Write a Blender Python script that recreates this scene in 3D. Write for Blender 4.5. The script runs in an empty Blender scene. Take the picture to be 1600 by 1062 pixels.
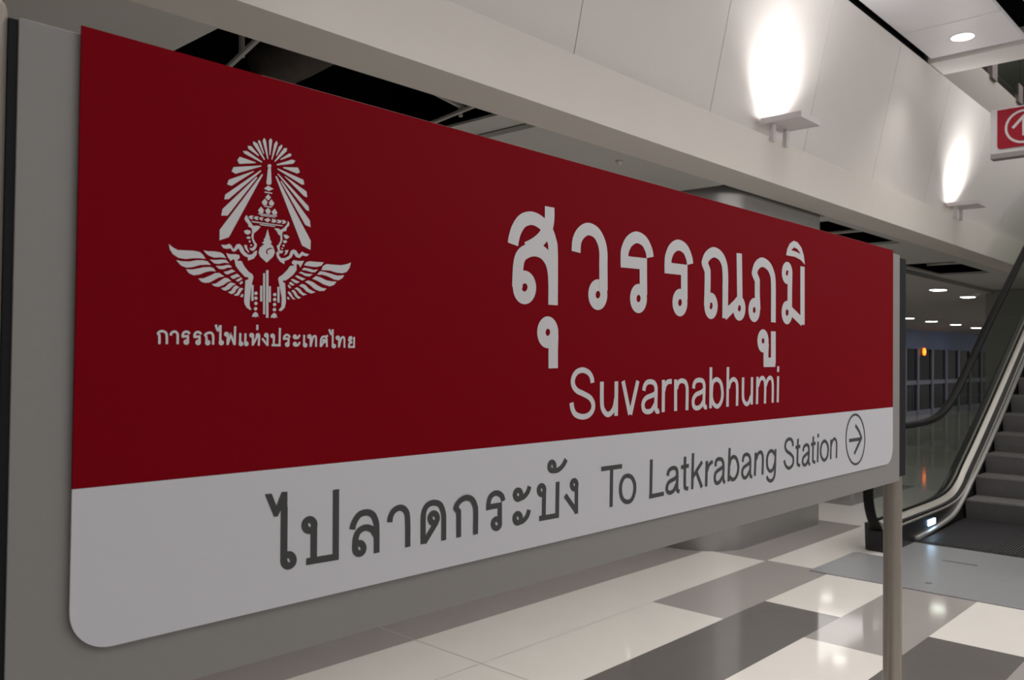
import bpy, bmesh, math, random
from mathutils import Vector, Matrix, geometry
WORLD_STRENGTH = 0.30
P_HALL, P_LEFT, P_FAR, P_UP, P_SC = 72, 2, 24, 150, 11
P_OVER, P_NEARC, P_OPP = 95, 55, 105
SPOT_A, STEP_RUN, STEP_RISE = 118, 0.34, 0.19
LAMPS = [(15.55, 3.64, 2.7626), (17.53, 3.69, 2.757), (22.47, 5.84, 2.52), (24.64, 5.88, 2.516), (26.95, 5.98, 2.505), (20.66, 5.79, 2.526), (9.47, 5.70, 2.536), (14.29, 5.05, 2.607), (11.8, 3.82, 2.7428)]
C = bpy.context.scene.collection
SC = bpy.context.scene

# ---------------------------------------------------------------- camera
cam_data = bpy.data.cameras.new('camera')
cam = bpy.data.objects.new('camera', cam_data); C.objects.link(cam)
cam_data.sensor_fit = 'HORIZONTAL'; cam_data.sensor_width = 36.0
cam_data.lens = 1338.515 / 1600 * 36.0
cam_data.clip_start = 0.02; cam_data.clip_end = 300
YAW, PITCH, ROLL = 0.82188624, 0.01956173, 0.0108382
sy, cy, sp, cp = math.sin(YAW), math.cos(YAW), math.sin(PITCH), math.cos(PITCH)
fw = Vector((sy*cp, cy*cp, sp)); rt = Vector((cy, -sy, 0)); up = rt.cross(fw)
r_ = rt*math.cos(ROLL) + up*math.sin(ROLL); u_ = up*math.cos(ROLL) - rt*math.sin(ROLL)
m = Matrix((r_, u_, -fw)).transposed().to_4x4()
m.translation = Vector((-0.40481881, -1.10738904, 1.52))
cam.matrix_world = m
cam_data.dof.use_dof = True; cam_data.dof.focus_distance = 1.9; cam_data.dof.aperture_fstop = 9
SC.camera = cam

# ---------------------------------------------------------------- view, world, added hall lights
SC.view_settings.view_transform = 'Standard'; SC.view_settings.look = 'None'
SC.view_settings.gamma = 1.0; SC.view_settings.use_curve_mapping = False
SC.view_settings.exposure = 0.0
world = bpy.data.worlds.new('hall_ambient'); SC.world = world
world.use_nodes = True
bg = world.node_tree.nodes['Background']
bg.inputs[0].default_value = (1.0, 0.97, 0.95, 1); bg.inputs[1].default_value = WORLD_STRENGTH

def area_light(name, loc, size, power, color=(1, 0.97, 0.94), target=None):
    d = bpy.data.lights.new(name, 'AREA'); d.shape = 'RECTANGLE'; d.size, d.size_y = size
    d.energy = power; d.color = color
    o = bpy.data.objects.new(name, d); C.objects.link(o); o.location = loc
    if target is not None:
        o.rotation_euler = (Vector(target) - Vector(loc)).to_track_quat('-Z', 'Y').to_euler()
    return o


area_light('hall_fill', (2.6, -2.6, 4.3), (9, 2.4), P_HALL)  # unseen area lights added for the general light of the hall
area_light('hall_fill', (-3.5, -1.5, 4.2), (3, 3), P_LEFT)
area_light('hall_fill', (4.5, 0.4, 4.5), (9, 1.0), P_OVER).data.spread = math.radians(84)
area_light('concourse_light', (9.0, 4.4, 2.6), (9, 1.2), P_NEARC)
area_light('concourse_light', (22, 5.0, 2.3), (9, 1.5), P_FAR)
area_light('upper_hall_fill', (13, 0.2, 6.5), (8, 2), P_UP, target=(14, 4.0, 5.4))  # unseen light added to brighten what lies behind the parapet glass
area_light('opposite_fill', (7.0, -4.6, 3.2), (9, 0.4), P_OPP, target=(7.2, -1.4, 4.6))  # added fill that brightens the high ceiling; no lamp is known there

# ---- outlines of the writing and the crest, in metres on the face of the sign (x along it, z up)
SIGN_MARKS = {
'big': [
('L',[(.786,1.7337),(.7882,1.7449),(.796,1.7638),(.8125,1.782),(.8378,1.7901),(.8629,1.7863),(.8861,1.7733),(.8982,1.7561),(.9044,1.7297),(.9055,1.6245)]),
('L',[(.8921,1.8196),(.8919,1.7942),(.885,1.7732),(.8684,1.7536),(.846,1.7389),(.824,1.7291)]),
('L',[(.7992,1.6526),(.8014,1.6938),(.8097,1.7147),(.829,1.7257),(.8512,1.7298),(.875,1.7252),(.8937,1.7101),(.9024,1.6889),(.9049,1.662)]),
('R',[(.8409,1.6554),(.8382,1.645),(.8306,1.6371),(.8201,1.6338),(.8097,1.6359),(.8021,1.6428),(.7992,1.6526),(.8017,1.6628),(.8092,1.6707),(.8195,1.6742),(.83,1.6722),(.8379,1.6654)]),
('L',[(.9772,1.7378),(.9801,1.7615),(.9939,1.7795),(1.0166,1.7899),(1.0428,1.7861),(1.0608,1.7708),(1.0701,1.7493),(1.0711,1.7168),(1.0725,1.6643)]),
('R',[(1.0738,1.6553),(1.0712,1.6448),(1.0636,1.6369),(1.0533,1.6336),(1.0429,1.6358),(1.0354,1.6428),(1.0325,1.6528),(1.0351,1.6632),(1.0424,1.6711),(1.0527,1.6745),(1.0631,1.6725),(1.0709,1.6655)]),
('R',[(.91,1.5699),(.9075,1.56),(.9003,1.5527),(.8905,1.5499),(.8807,1.5523),(.8735,1.5592),(.8708,1.5688),(.8732,1.5785),(.8802,1.5858),(.8899,1.5888),(.8998,1.5865),(.9072,1.5796)]),
('L',[(.9085,1.5648),(.9074,1.5337),(.9079,1.4979)]),
('L',[(1.2487,1.7516),(1.2438,1.7671),(1.2248,1.7862),(1.1941,1.792),(1.1662,1.7799),(1.1511,1.7601),(1.1484,1.7449),(1.1487,1.7229)]),
('L',[(1.134,1.7323),(1.2364,1.7352)]),
('L',[(1.2216,1.7407),(1.2238,1.664)]),
('R',[(1.2247,1.6557),(1.2221,1.6451),(1.2146,1.6371),(1.2043,1.6338),(1.194,1.6361),(1.1865,1.6432),(1.1837,1.6533),(1.1862,1.6638),(1.1936,1.6718),(1.2037,1.6752),(1.2141,1.6731),(1.2218,1.6659)]),
('L',[(1.4232,1.7512),(1.4181,1.7665),(1.4001,1.786),(1.3696,1.7925),(1.3421,1.7814),(1.3272,1.7616),(1.3241,1.7453),(1.3244,1.7218)]),
('L',[(1.3102,1.7332),(1.4109,1.7353)]),
('L',[(1.3959,1.7399),(1.3978,1.6639)]),
('R',[(1.3992,1.6558),(1.3965,1.6452),(1.3889,1.6371),(1.3786,1.6338),(1.3682,1.6361),(1.3606,1.6434),(1.3577,1.6536),(1.3603,1.6641),(1.3678,1.6722),(1.378,1.6756),(1.3885,1.6734),(1.3962,1.6662)]),
('R',[(1.5451,1.6553),(1.5425,1.6445),(1.535,1.6364),(1.5248,1.6331),(1.5147,1.6355),(1.5072,1.6428),(1.5044,1.6532),(1.5069,1.6639),(1.5142,1.672),(1.5243,1.6754),(1.5346,1.6732),(1.5422,1.6658)]),
('L',[(1.505,1.6533),(1.5069,1.7095),(1.5065,1.7409,1),(1.4907,1.7603,1),(1.5035,1.7778),(1.5341,1.7912),(1.5677,1.7855),(1.5884,1.7668),(1.5949,1.7398),(1.5954,1.6985),(1.5949,1.6255)]),
('L',[(1.5942,1.633),(1.6599,1.6692)]),
('R',[(1.6927,1.6564),(1.69,1.6458),(1.6823,1.6378),(1.6718,1.6346),(1.6613,1.6369),(1.6536,1.6442),(1.6507,1.6544),(1.6534,1.6649),(1.6609,1.6728),(1.6714,1.6762),(1.6819,1.674),(1.6898,1.6667)]),
('L',[(1.6699,1.8015),(1.675,1.6718)]),
('R',[(1.7764,1.6558),(1.7738,1.6453),(1.7662,1.6373),(1.7559,1.6341),(1.7456,1.6365),(1.738,1.6437),(1.7352,1.6538),(1.7378,1.6642),(1.7452,1.6721),(1.7555,1.6754),(1.7658,1.6732),(1.7735,1.666)]),
('L',[(1.7772,1.6558),(1.7729,1.699),(1.7725,1.7361,1),(1.7538,1.7551,1),(1.7666,1.7758),(1.7976,1.7891),(1.835,1.7827),(1.8579,1.7641),(1.8672,1.7347),(1.8683,1.6252)]),
('R',[(1.8285,1.5719),(1.8258,1.5619),(1.8183,1.5545),(1.8081,1.5517),(1.7978,1.5542),(1.7903,1.5613),(1.7875,1.5711),(1.7901,1.581),(1.7974,1.5884),(1.8076,1.5914),(1.8179,1.589),(1.8256,1.5819)]),
('L',[(1.8285,1.5653),(1.8257,1.5357),(1.8261,1.5009)]),
('L',[(1.8124,1.5123),(1.8835,1.5125)]),
('L',[(1.8702,1.5998),(1.8712,1.5099)]),
('R',[(1.9777,1.7735),(1.9749,1.7632),(1.967,1.7553),(1.9562,1.7518),(1.9454,1.7537),(1.9375,1.7604),(1.9345,1.7701),(1.9373,1.7803),(1.945,1.7883),(1.9558,1.7919),(1.9666,1.7901),(1.9747,1.7834)]),
('L',[(1.9759,1.7734),(1.9738,1.7228),(1.9744,1.6648)]),
('R',[(1.9789,1.658),(1.9759,1.6468),(1.9677,1.6384),(1.9565,1.635),(1.9453,1.6375),(1.9371,1.6452),(1.934,1.656),(1.9368,1.667),(1.9449,1.6754),(1.9561,1.6789),(1.9673,1.6766),(1.9757,1.6689)]),
('L',[(1.9779,1.6649),(2.0588,1.6331)]),
('L',[(2.059,1.7991),(2.0607,1.6252)]),
('H',[(1.9494,1.8229),(1.9553,1.8412),(1.9725,1.8592),(1.9987,1.8702),(2.0238,1.8685),(2.0511,1.8547),(2.0669,1.8344),(2.0755,1.806),(2.0469,1.8178),(2.0063,1.8236)],[(1.9814,1.8411),(2.0016,1.8509),(2.024,1.8481),(2.0467,1.8353),(2.0151,1.8393)]),
],
'latin': [
('L',[(1.0366,1.4668),(1.034,1.4778),(1.0232,1.4885),(1.0031,1.4939),(.9833,1.4895),(.9721,1.477),(.9726,1.4629),(.9851,1.4515),(1.0068,1.4443),(1.0289,1.4355),(1.0397,1.423),(1.038,1.4094),(1.0245,1.3994),(1.0031,1.3968),(.981,1.4027),(.9707,1.4142),(.9672,1.4273)]),
('L',[(1.0698,1.4688),(1.0705,1.4228),(1.0758,1.408),(1.0896,1.3981),(1.1044,1.4014),(1.116,1.4135),(1.1206,1.4306)]),
('L',[(1.1221,1.4689),(1.1221,1.3936)]),
('L',[(1.1468,1.4692),(1.1736,1.3945)]),
('L',[(1.2036,1.469),(1.1758,1.3944)]),
('L',[(1.2282,1.446),(1.2309,1.4561),(1.2395,1.4641),(1.2532,1.4661),(1.268,1.4637),(1.2765,1.4553),(1.2779,1.4411),(1.2774,1.4128),(1.2793,1.4002),(1.2854,1.397),(1.2914,1.3986)]),
('L',[(1.2773,1.4403),(1.264,1.4351),(1.2377,1.4292),(1.2257,1.4178),(1.2279,1.4038),(1.2419,1.3979),(1.26,1.4004),(1.2753,1.4145)]),
('L',[(1.3087,1.4697),(1.3084,1.3944)]),
('L',[(1.3099,1.4437),(1.3165,1.4579),(1.3288,1.465),(1.3441,1.4655)]),
('L',[(1.3611,1.4699),(1.3618,1.3948)]),
('L',[(1.3655,1.4477),(1.3717,1.4605),(1.3862,1.4667),(1.4041,1.4635),(1.4125,1.452),(1.4137,1.4362),(1.4132,1.3949)]),
('L',[(1.4432,1.4468),(1.4457,1.4576),(1.4541,1.4651),(1.4694,1.4675),(1.4867,1.4644),(1.4935,1.4541),(1.4936,1.4397),(1.4926,1.4127),(1.4951,1.4028),(1.5004,1.399),(1.5074,1.4)]),
('L',[(1.4932,1.4433),(1.4801,1.4373),(1.4545,1.4311),(1.4422,1.4196),(1.4437,1.4045),(1.4567,1.3984),(1.4761,1.4016),(1.4915,1.4146)]),
('L',[(1.526,1.499),(1.5252,1.3954)]),
('L',[(1.5294,1.4335),(1.532,1.4534),(1.5408,1.4643),(1.5578,1.4677),(1.5762,1.4582),(1.5846,1.434),(1.5797,1.4119),(1.5623,1.3992),(1.543,1.4039),(1.5313,1.4188),(1.5294,1.4335)]),
('L',[(1.6131,1.4995),(1.6116,1.3963)]),
('L',[(1.6175,1.4445),(1.626,1.4603),(1.642,1.4673),(1.6576,1.4612),(1.6628,1.4455),(1.6622,1.3968)]),
('L',[(1.6949,1.4715),(1.6946,1.4218),(1.7008,1.4072),(1.7145,1.3997),(1.7282,1.4045),(1.7399,1.4207)]),
('L',[(1.745,1.4717),(1.7438,1.3975)]),
('L',[(1.7762,1.4724),(1.7737,1.3977)]),
('L',[(1.7798,1.4463),(1.7893,1.4624),(1.8041,1.4691),(1.817,1.4636),(1.8224,1.4465),(1.8212,1.3981)]),
('L',[(1.8258,1.4475),(1.8365,1.4628),(1.8518,1.4692),(1.8642,1.463),(1.8683,1.4457),(1.868,1.3987)]),
('L',[(1.9012,1.4728),(1.8993,1.3987)]),
('L',[(1.9018,1.5011),(1.9006,1.4851)]),
],
'thaidest': [
('P',[(.2643,1.3174),(.2756,1.317),(.2838,1.2986),(.2921,1.3176),(.3018,1.317),(.3023,1.2888),(.2916,1.2901),(.2912,1.2915),(.2862,1.2824),(.28,1.2829)]),
('L',[(.2969,1.2945),(.2976,1.2167)]),
('R',[(.3138,1.214),(.3128,1.21),(.3098,1.2075),(.3057,1.207),(.3016,1.2088),(.2986,1.2124),(.2974,1.2168),(.2984,1.2208),(.3013,1.2233),(.3054,1.2238),(.3095,1.222),(.3126,1.2184)]),
('R',[(.3495,1.2615),(.3484,1.2574),(.3454,1.2548),(.3412,1.2543),(.337,1.256),(.3338,1.2595),(.3326,1.2637),(.3337,1.2677),(.3367,1.2703),(.3409,1.2709),(.3451,1.2692),(.3483,1.2658)]),
('L',[(.349,1.2615),(.3494,1.2068)]),
('L',[(.3362,1.2081),(.3955,1.2065)]),
('L',[(.3885,1.3111),(.3898,1.2036)]),
('L',[(.4204,1.2448),(.4239,1.2553),(.4338,1.2662),(.4485,1.2681),(.4605,1.2628),(.4672,1.2508),(.4688,1.2386),(.4695,1.2002)]),
('L',[(.4265,1.2138),(.4271,1.2281),(.4314,1.2384),(.4403,1.2435),(.4501,1.2436),(.46,1.2389),(.4671,1.2296)]),
('R',[(.4431,1.2116),(.4421,1.2075),(.439,1.2049),(.4349,1.2045),(.4307,1.2063),(.4276,1.2098),(.4265,1.2142),(.4275,1.2181),(.4305,1.2207),(.4346,1.2212),(.4388,1.2195),(.4419,1.2159)]),
('L',[(.4956,1.2461),(.4979,1.2561),(.5054,1.2646),(.5183,1.2672),(.529,1.2611),(.5338,1.2468),(.5351,1.1995)]),
('L',[(.5692,1.1994),(.5687,1.2446),(.5728,1.2593),(.5821,1.2659),(.5949,1.2665),(.6076,1.2609),(.6149,1.2464),(.6162,1.2307),(.6165,1.1985)]),
('R',[(.6011,1.239),(.6,1.235),(.5969,1.2324),(.5927,1.2319),(.5884,1.2335),(.5852,1.237),(.584,1.2413),(.5851,1.2453),(.5882,1.2479),(.5924,1.2485),(.5967,1.2468),(.5999,1.2434)]),
('L',[(.5994,1.2329),(.5712,1.2014)]),
('L',[(.6526,1.1985),(.6518,1.2438,1),(.6443,1.2516,1),(.6497,1.2599),(.6606,1.2656),(.6731,1.2666),(.6853,1.2608),(.6925,1.2488),(.6942,1.2365),(.6942,1.198)]),
('L',[(.7671,1.2497),(.763,1.2592),(.7529,1.2655),(.7424,1.2662),(.7315,1.2606),(.7273,1.2487),(.7272,1.2375)]),
('L',[(.7212,1.2431),(.763,1.2427)]),
('L',[(.7575,1.2452),(.7581,1.2086)]),
('R',[(.7584,1.2084),(.7572,1.2043),(.7538,1.2016),(.7492,1.2011),(.7445,1.2029),(.741,1.2065),(.7397,1.2109),(.7409,1.215),(.7443,1.2176),(.7489,1.2182),(.7536,1.2164),(.7571,1.2128)]),
('R',[(.8167,1.256),(.8156,1.2518),(.8123,1.249),(.8079,1.2484),(.8034,1.2501),(.8002,1.2535),(.7989,1.2579),(.8,1.2621),(.8032,1.2648),(.8076,1.2655),(.8121,1.2639),(.8154,1.2604)]),
('L',[(.8079,1.2488),(.8232,1.2507),(.835,1.2587),(.8407,1.2693)]),
('R',[(.8164,1.2108),(.8153,1.2066),(.8121,1.2038),(.8077,1.2032),(.8032,1.205),(.7999,1.2086),(.7987,1.2132),(.7998,1.2174),(.803,1.2201),(.8074,1.2208),(.8119,1.219),(.8152,1.2154)]),
('L',[(.8077,1.2037),(.8229,1.2053),(.8344,1.2128),(.8398,1.2242)]),
('R',[(.8848,1.2575),(.8837,1.2533),(.8806,1.2505),(.8764,1.2498),(.8722,1.2514),(.8691,1.2549),(.8679,1.2593),(.869,1.2635),(.872,1.2663),(.8762,1.267),(.8804,1.2654),(.8835,1.262)]),
('L',[(.8841,1.2576),(.8836,1.2017)]),
('L',[(.8698,1.2032),(.9302,1.2023)]),
('L',[(.9256,1.2698),(.9249,1.199)]),
('R',[(.9157,1.3014),(.9146,1.2973),(.9116,1.2944),(.9075,1.2937),(.9033,1.2952),(.9002,1.2985),(.8991,1.3029),(.9001,1.307),(.9031,1.3099),(.9072,1.3107),(.9114,1.3092),(.9145,1.3058)]),
('L',[(.9075,1.2937),(.9249,1.2932),(.9407,1.3004),(.952,1.3126)]),
('R',[(.987,1.2577),(.986,1.2536),(.9829,1.2508),(.9787,1.2501),(.9744,1.2517),(.9713,1.2551),(.9701,1.2594),(.9712,1.2636),(.9742,1.2664),(.9784,1.2671),(.9827,1.2655),(.9858,1.2621)]),
('L',[(.9863,1.2578),(.9865,1.1979)]),
('L',[(.9864,1.2032),(.9498,1.2402)]),
],
'latindest': [
('L',[(1.0704,1.2826),(1.1462,1.2821)]),
('L',[(1.1078,1.2798),(1.107,1.1975)]),
('L',[(1.1675,1.2598),(1.1836,1.2537),(1.1948,1.2382),(1.1944,1.2195),(1.1829,1.2039),(1.1655,1.2017),(1.1495,1.2094),(1.1416,1.2253),(1.1425,1.2435),(1.1532,1.2566),(1.1675,1.2598)]),
('L',[(1.2611,1.2876),(1.2595,1.1991)]),
('L',[(1.253,1.2033),(1.3142,1.2036)]),
('L',[(1.33,1.2438),(1.3341,1.254),(1.3455,1.2594),(1.3605,1.2594),(1.37,1.2531),(1.3719,1.2384),(1.3711,1.2149),(1.373,1.2048),(1.3825,1.2014)]),
('L',[(1.3715,1.2394),(1.3592,1.2339),(1.3361,1.2284),(1.327,1.2177),(1.3288,1.2072),(1.3413,1.2028),(1.3572,1.207),(1.3694,1.2206)]),
('L',[(1.4064,1.2829),(1.4055,1.2206),(1.4081,1.2075),(1.4217,1.2042)]),
('L',[(1.3885,1.2584),(1.4238,1.2596)]),
('L',[(1.4431,1.2884),(1.4403,1.2004)]),
('L',[(1.4863,1.2639),(1.4435,1.2307)]),
('L',[(1.4576,1.2434),(1.486,1.2005)]),
('L',[(1.5091,1.2639),(1.5065,1.2004)]),
('L',[(1.5105,1.2386),(1.5196,1.2527),(1.5383,1.2607)]),
('L',[(1.5519,1.2467),(1.5562,1.2606),(1.5698,1.2643),(1.587,1.2595),(1.593,1.2446),(1.5922,1.2158),(1.5952,1.2046),(1.6022,1.2016)]),
('L',[(1.593,1.2426),(1.5758,1.238),(1.5543,1.2308),(1.5489,1.2148),(1.5575,1.204),(1.5734,1.2053),(1.5898,1.2189)]),
('L',[(1.6246,1.2885),(1.6198,1.2016)]),
('L',[(1.624,1.2419),(1.6291,1.2561),(1.6427,1.2638),(1.6608,1.258),(1.6714,1.2379),(1.6674,1.2176),(1.6524,1.2057),(1.6375,1.2057),(1.6255,1.2141)]),
('L',[(1.6958,1.2462),(1.7012,1.2607),(1.7162,1.265),(1.7326,1.2592),(1.7385,1.2442),(1.7376,1.2141),(1.7408,1.2041),(1.7498,1.2015)]),
('L',[(1.7385,1.2421),(1.7196,1.2362),(1.6991,1.2295),(1.6931,1.2158),(1.7019,1.2045),(1.7169,1.204),(1.735,1.2189)]),
('L',[(1.769,1.2656),(1.7646,1.2025)]),
('L',[(1.7718,1.2461),(1.7821,1.2606),(1.7965,1.2651),(1.8078,1.2577),(1.8113,1.2414),(1.8091,1.2017)]),
('L',[(1.8846,1.2513),(1.8672,1.263),(1.8488,1.2609),(1.8367,1.2456),(1.8377,1.2221),(1.8521,1.208),(1.8712,1.2104),(1.8849,1.2291)]),
('L',[(1.888,1.2668),(1.8851,1.207),(1.8784,1.187),(1.8613,1.1793),(1.8435,1.1848),(1.8353,1.1943)]),
('L',[(2.0011,1.2673),(1.995,1.2831),(1.9757,1.2899),(1.9561,1.284),(1.949,1.2689),(1.9607,1.2552),(1.985,1.2453),(2.0022,1.2325),(1.9987,1.2132),(1.9744,1.2051),(1.9532,1.2144),(1.9429,1.2307)]),
('L',[(2.034,1.2869),(2.0301,1.222),(2.0348,1.2101),(2.0493,1.2069)]),
('L',[(2.0169,1.2623),(2.0495,1.2636)]),
('L',[(2.0682,1.2473),(2.075,1.2602),(2.0914,1.2651),(2.1064,1.2597),(2.1098,1.2443),(2.1077,1.2141),(2.1117,1.2063),(2.1181,1.2037)]),
('L',[(2.109,1.242),(2.0878,1.2351),(2.0699,1.2272),(2.0662,1.2134),(2.0771,1.2055),(2.092,1.2076),(2.1068,1.2209)]),
('L',[(2.1414,1.2873),(2.138,1.2218),(2.1429,1.2105),(2.1559,1.2074)]),
('L',[(2.1239,1.2633),(2.1578,1.2654)]),
('L',[(2.1758,1.269),(2.1723,1.2057)]),
('L',[(2.1764,1.2931),(2.1757,1.2821)]),
('L',[(2.2233,1.2691),(2.243,1.2591),(2.2517,1.2392),(2.2433,1.217),(2.2222,1.2082),(2.2028,1.2184),(2.1943,1.2381),(2.2024,1.26),(2.2233,1.2691)]),
('L',[(2.2739,1.269),(2.271,1.2074)]),
('L',[(2.2749,1.2499),(2.2861,1.2651),(2.301,1.2702),(2.3144,1.2615),(2.3181,1.2433),(2.3157,1.2074)]),
],
'arrow': [
('R',[(2.5554,1.252),(2.5444,1.2106),(2.5141,1.1822),(2.4732,1.1745),(2.4331,1.1888),(2.404,1.2209),(2.3932,1.2622),(2.4033,1.3022),(2.4319,1.3307),(2.472,1.34),(2.513,1.3271),(2.5438,1.2949)]),
('L',[(2.4193,1.2565),(2.5214,1.256)]),
('L',[(2.4722,1.3042),(2.5035,1.2831),(2.5254,1.2592,1),(2.499,1.2383),(2.4634,1.2102)]),
],
'small': [
('L',[(.1048,1.5316),(.1046,1.5432,1),(.1023,1.5454,1),(.1042,1.5477),(.1081,1.5487),(.1123,1.5473),(.1141,1.5432),(.1145,1.5318)]),
('L',[(.1199,1.5433),(.1209,1.5467),(.1246,1.5487),(.128,1.5474),(.1294,1.5435),(.1295,1.5321)]),
('L',[(.1459,1.546),(.1443,1.5482),(.1411,1.549),(.1377,1.5475),(.1364,1.5444),(.1365,1.5418)]),
('L',[(.1352,1.5422),(.1448,1.5433)]),
('L',[(.1435,1.5435),(.1437,1.5353)]),
('R',[(.1439,1.535),(.1436,1.534),(.1428,1.5332),(.1417,1.5329),(.1405,1.5332),(.1397,1.5339),(.1394,1.5349),(.1397,1.536),(.1405,1.5367),(.1416,1.537),(.1427,1.5368),(.1435,1.536)]),
('L',[(.1626,1.546),(.1608,1.5481),(.1579,1.5491),(.1544,1.5475),(.1531,1.5444),(.1532,1.5419)]),
('L',[(.1518,1.5422),(.1615,1.5431)]),
('L',[(.1601,1.5435),(.1604,1.5352)]),
('R',[(.1605,1.5349),(.1603,1.5339),(.1594,1.5331),(.1583,1.5328),(.1571,1.533),(.1563,1.5338),(.156,1.5348),(.1562,1.5359),(.1571,1.5367),(.1582,1.537),(.1594,1.5367),(.1602,1.536)]),
('L',[(.1706,1.5349),(.1702,1.5428,1),(.1679,1.5452,1),(.1704,1.5475),(.1746,1.5487),(.1782,1.5473),(.1798,1.5432),(.1798,1.5322)]),
('R',[(.1745,1.5349),(.1742,1.5339),(.1734,1.5331),(.1723,1.5328),(.1711,1.533),(.1703,1.5338),(.17,1.5348),(.1703,1.5359),(.1711,1.5367),(.1722,1.537),(.1733,1.5367),(.1742,1.536)]),
('L',[(.1907,1.5595),(.1907,1.5353)]),
('R',[(.1945,1.5352),(.1942,1.5342),(.1934,1.5334),(.1923,1.5331),(.1912,1.5334),(.1904,1.5341),(.1901,1.5351),(.1904,1.5362),(.1911,1.5369),(.1922,1.5372),(.1933,1.537),(.1942,1.5362)]),
('L',[(.1834,1.56),(.1868,1.5521),(.1903,1.5589)]),
('R',[(.2019,1.5472),(.2016,1.5463),(.2009,1.5456),(.2,1.5454),(.199,1.5456),(.1983,1.5462),(.198,1.5471),(.1983,1.548),(.199,1.5487),(.1999,1.5489),(.2009,1.5487),(.2016,1.5481)]),
('L',[(.202,1.5472),(.2018,1.5321)]),
('L',[(.2018,1.5329),(.2062,1.546),(.2067,1.546),(.2123,1.5326)]),
('L',[(.2125,1.5323),(.2128,1.5588)]),
('L',[(.221,1.5492),(.2207,1.5346)]),
('R',[(.2243,1.5344),(.2241,1.5334),(.2234,1.5328),(.2224,1.5325),(.2214,1.5327),(.2206,1.5334),(.2204,1.5343),(.2206,1.5352),(.2213,1.5359),(.2223,1.5361),(.2233,1.5359),(.224,1.5353)]),
('L',[(.2291,1.5492),(.2289,1.5345)]),
('R',[(.2326,1.5344),(.2324,1.5335),(.2317,1.5328),(.2307,1.5326),(.2297,1.5328),(.2289,1.5334),(.2286,1.5343),(.2289,1.5353),(.2296,1.5359),(.2306,1.5362),(.2316,1.536),(.2323,1.5353)]),
('R',[(.2408,1.5468),(.2405,1.5458),(.2398,1.5451),(.2388,1.5449),(.2378,1.5451),(.237,1.5457),(.2367,1.5467),(.237,1.5476),(.2377,1.5483),(.2387,1.5485),(.2397,1.5483),(.2405,1.5477)]),
('L',[(.2409,1.5468),(.2406,1.532)]),
('L',[(.2406,1.5326),(.2477,1.5452)]),
('R',[(.2509,1.5467),(.2507,1.5457),(.2499,1.545),(.2489,1.5448),(.2479,1.545),(.2471,1.5456),(.2468,1.5465),(.2471,1.5475),(.2478,1.5482),(.2488,1.5484),(.2499,1.5482),(.2506,1.5476)]),
('L',[(.251,1.5467),(.2503,1.532)]),
('L',[(.2477,1.562),(.2475,1.5544)]),
('R',[(.2644,1.5474),(.2641,1.5464),(.2634,1.5457),(.2623,1.5455),(.2613,1.5457),(.2605,1.5463),(.2602,1.5473),(.2605,1.5482),(.2612,1.5489),(.2623,1.5492),(.2633,1.5489),(.2641,1.5483)]),
('L',[(.2644,1.5474),(.2646,1.5319)]),
('L',[(.2644,1.533),(.2556,1.5426)]),
('R',[(.2748,1.5467),(.2745,1.5458),(.2738,1.5451),(.2727,1.5448),(.2717,1.545),(.2709,1.5457),(.2706,1.5466),(.2708,1.5475),(.2716,1.5482),(.2726,1.5485),(.2737,1.5483),(.2745,1.5476)]),
('L',[(.2749,1.5467),(.2746,1.533)]),
('L',[(.2712,1.533),(.2863,1.5332)]),
('L',[(.2846,1.5586),(.2846,1.532)]),
('L',[(.3017,1.5449),(.2999,1.5477),(.2961,1.5488),(.2925,1.5466),(.2915,1.5425)]),
('L',[(.2902,1.5429),(.3011,1.5434)]),
('L',[(.2994,1.5436),(.2996,1.5351)]),
('R',[(.2998,1.5346),(.2995,1.5336),(.2986,1.5328),(.2975,1.5325),(.2963,1.5327),(.2954,1.5335),(.295,1.5345),(.2953,1.5356),(.2962,1.5364),(.2974,1.5367),(.2986,1.5364),(.2995,1.5356)]),
('R',[(.3123,1.5463),(.3121,1.5453),(.3113,1.5446),(.3104,1.5443),(.3094,1.5446),(.3086,1.5453),(.3083,1.5462),(.3086,1.5472),(.3093,1.5479),(.3103,1.5482),(.3113,1.5479),(.312,1.5473)]),
('L',[(.3104,1.544),(.3153,1.5449),(.3188,1.5493)]),
('R',[(.3125,1.5354),(.3123,1.5345),(.3115,1.5337),(.3106,1.5335),(.3096,1.5337),(.3088,1.5344),(.3085,1.5353),(.3088,1.5363),(.3095,1.537),(.3105,1.5373),(.3115,1.537),(.3122,1.5364)]),
('L',[(.3106,1.5331),(.3155,1.5339),(.319,1.5385)]),
('L',[(.3262,1.5495),(.3261,1.5343)]),
('R',[(.3306,1.5342),(.3303,1.5332),(.3295,1.5325),(.3284,1.5322),(.3273,1.5325),(.3264,1.5332),(.3261,1.5341),(.3264,1.5351),(.3272,1.5358),(.3283,1.5361),(.3295,1.5358),(.3303,1.5352)]),
('R',[(.338,1.5473),(.3377,1.5463),(.3369,1.5456),(.3357,1.5453),(.3346,1.5456),(.3337,1.5463),(.3334,1.5472),(.3337,1.5482),(.3345,1.5489),(.3357,1.5492),(.3368,1.549),(.3376,1.5483)]),
('L',[(.338,1.5473),(.3378,1.5317)]),
('L',[(.338,1.5326),(.3417,1.5456),(.3448,1.5481),(.3471,1.5462),(.3476,1.5319)]),
('L',[(.3558,1.532),(.3564,1.5425),(.3587,1.5467),(.3631,1.548),(.3664,1.5447),(.3672,1.5319)]),
('L',[(.3687,1.5499),(.3652,1.547)]),
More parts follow.
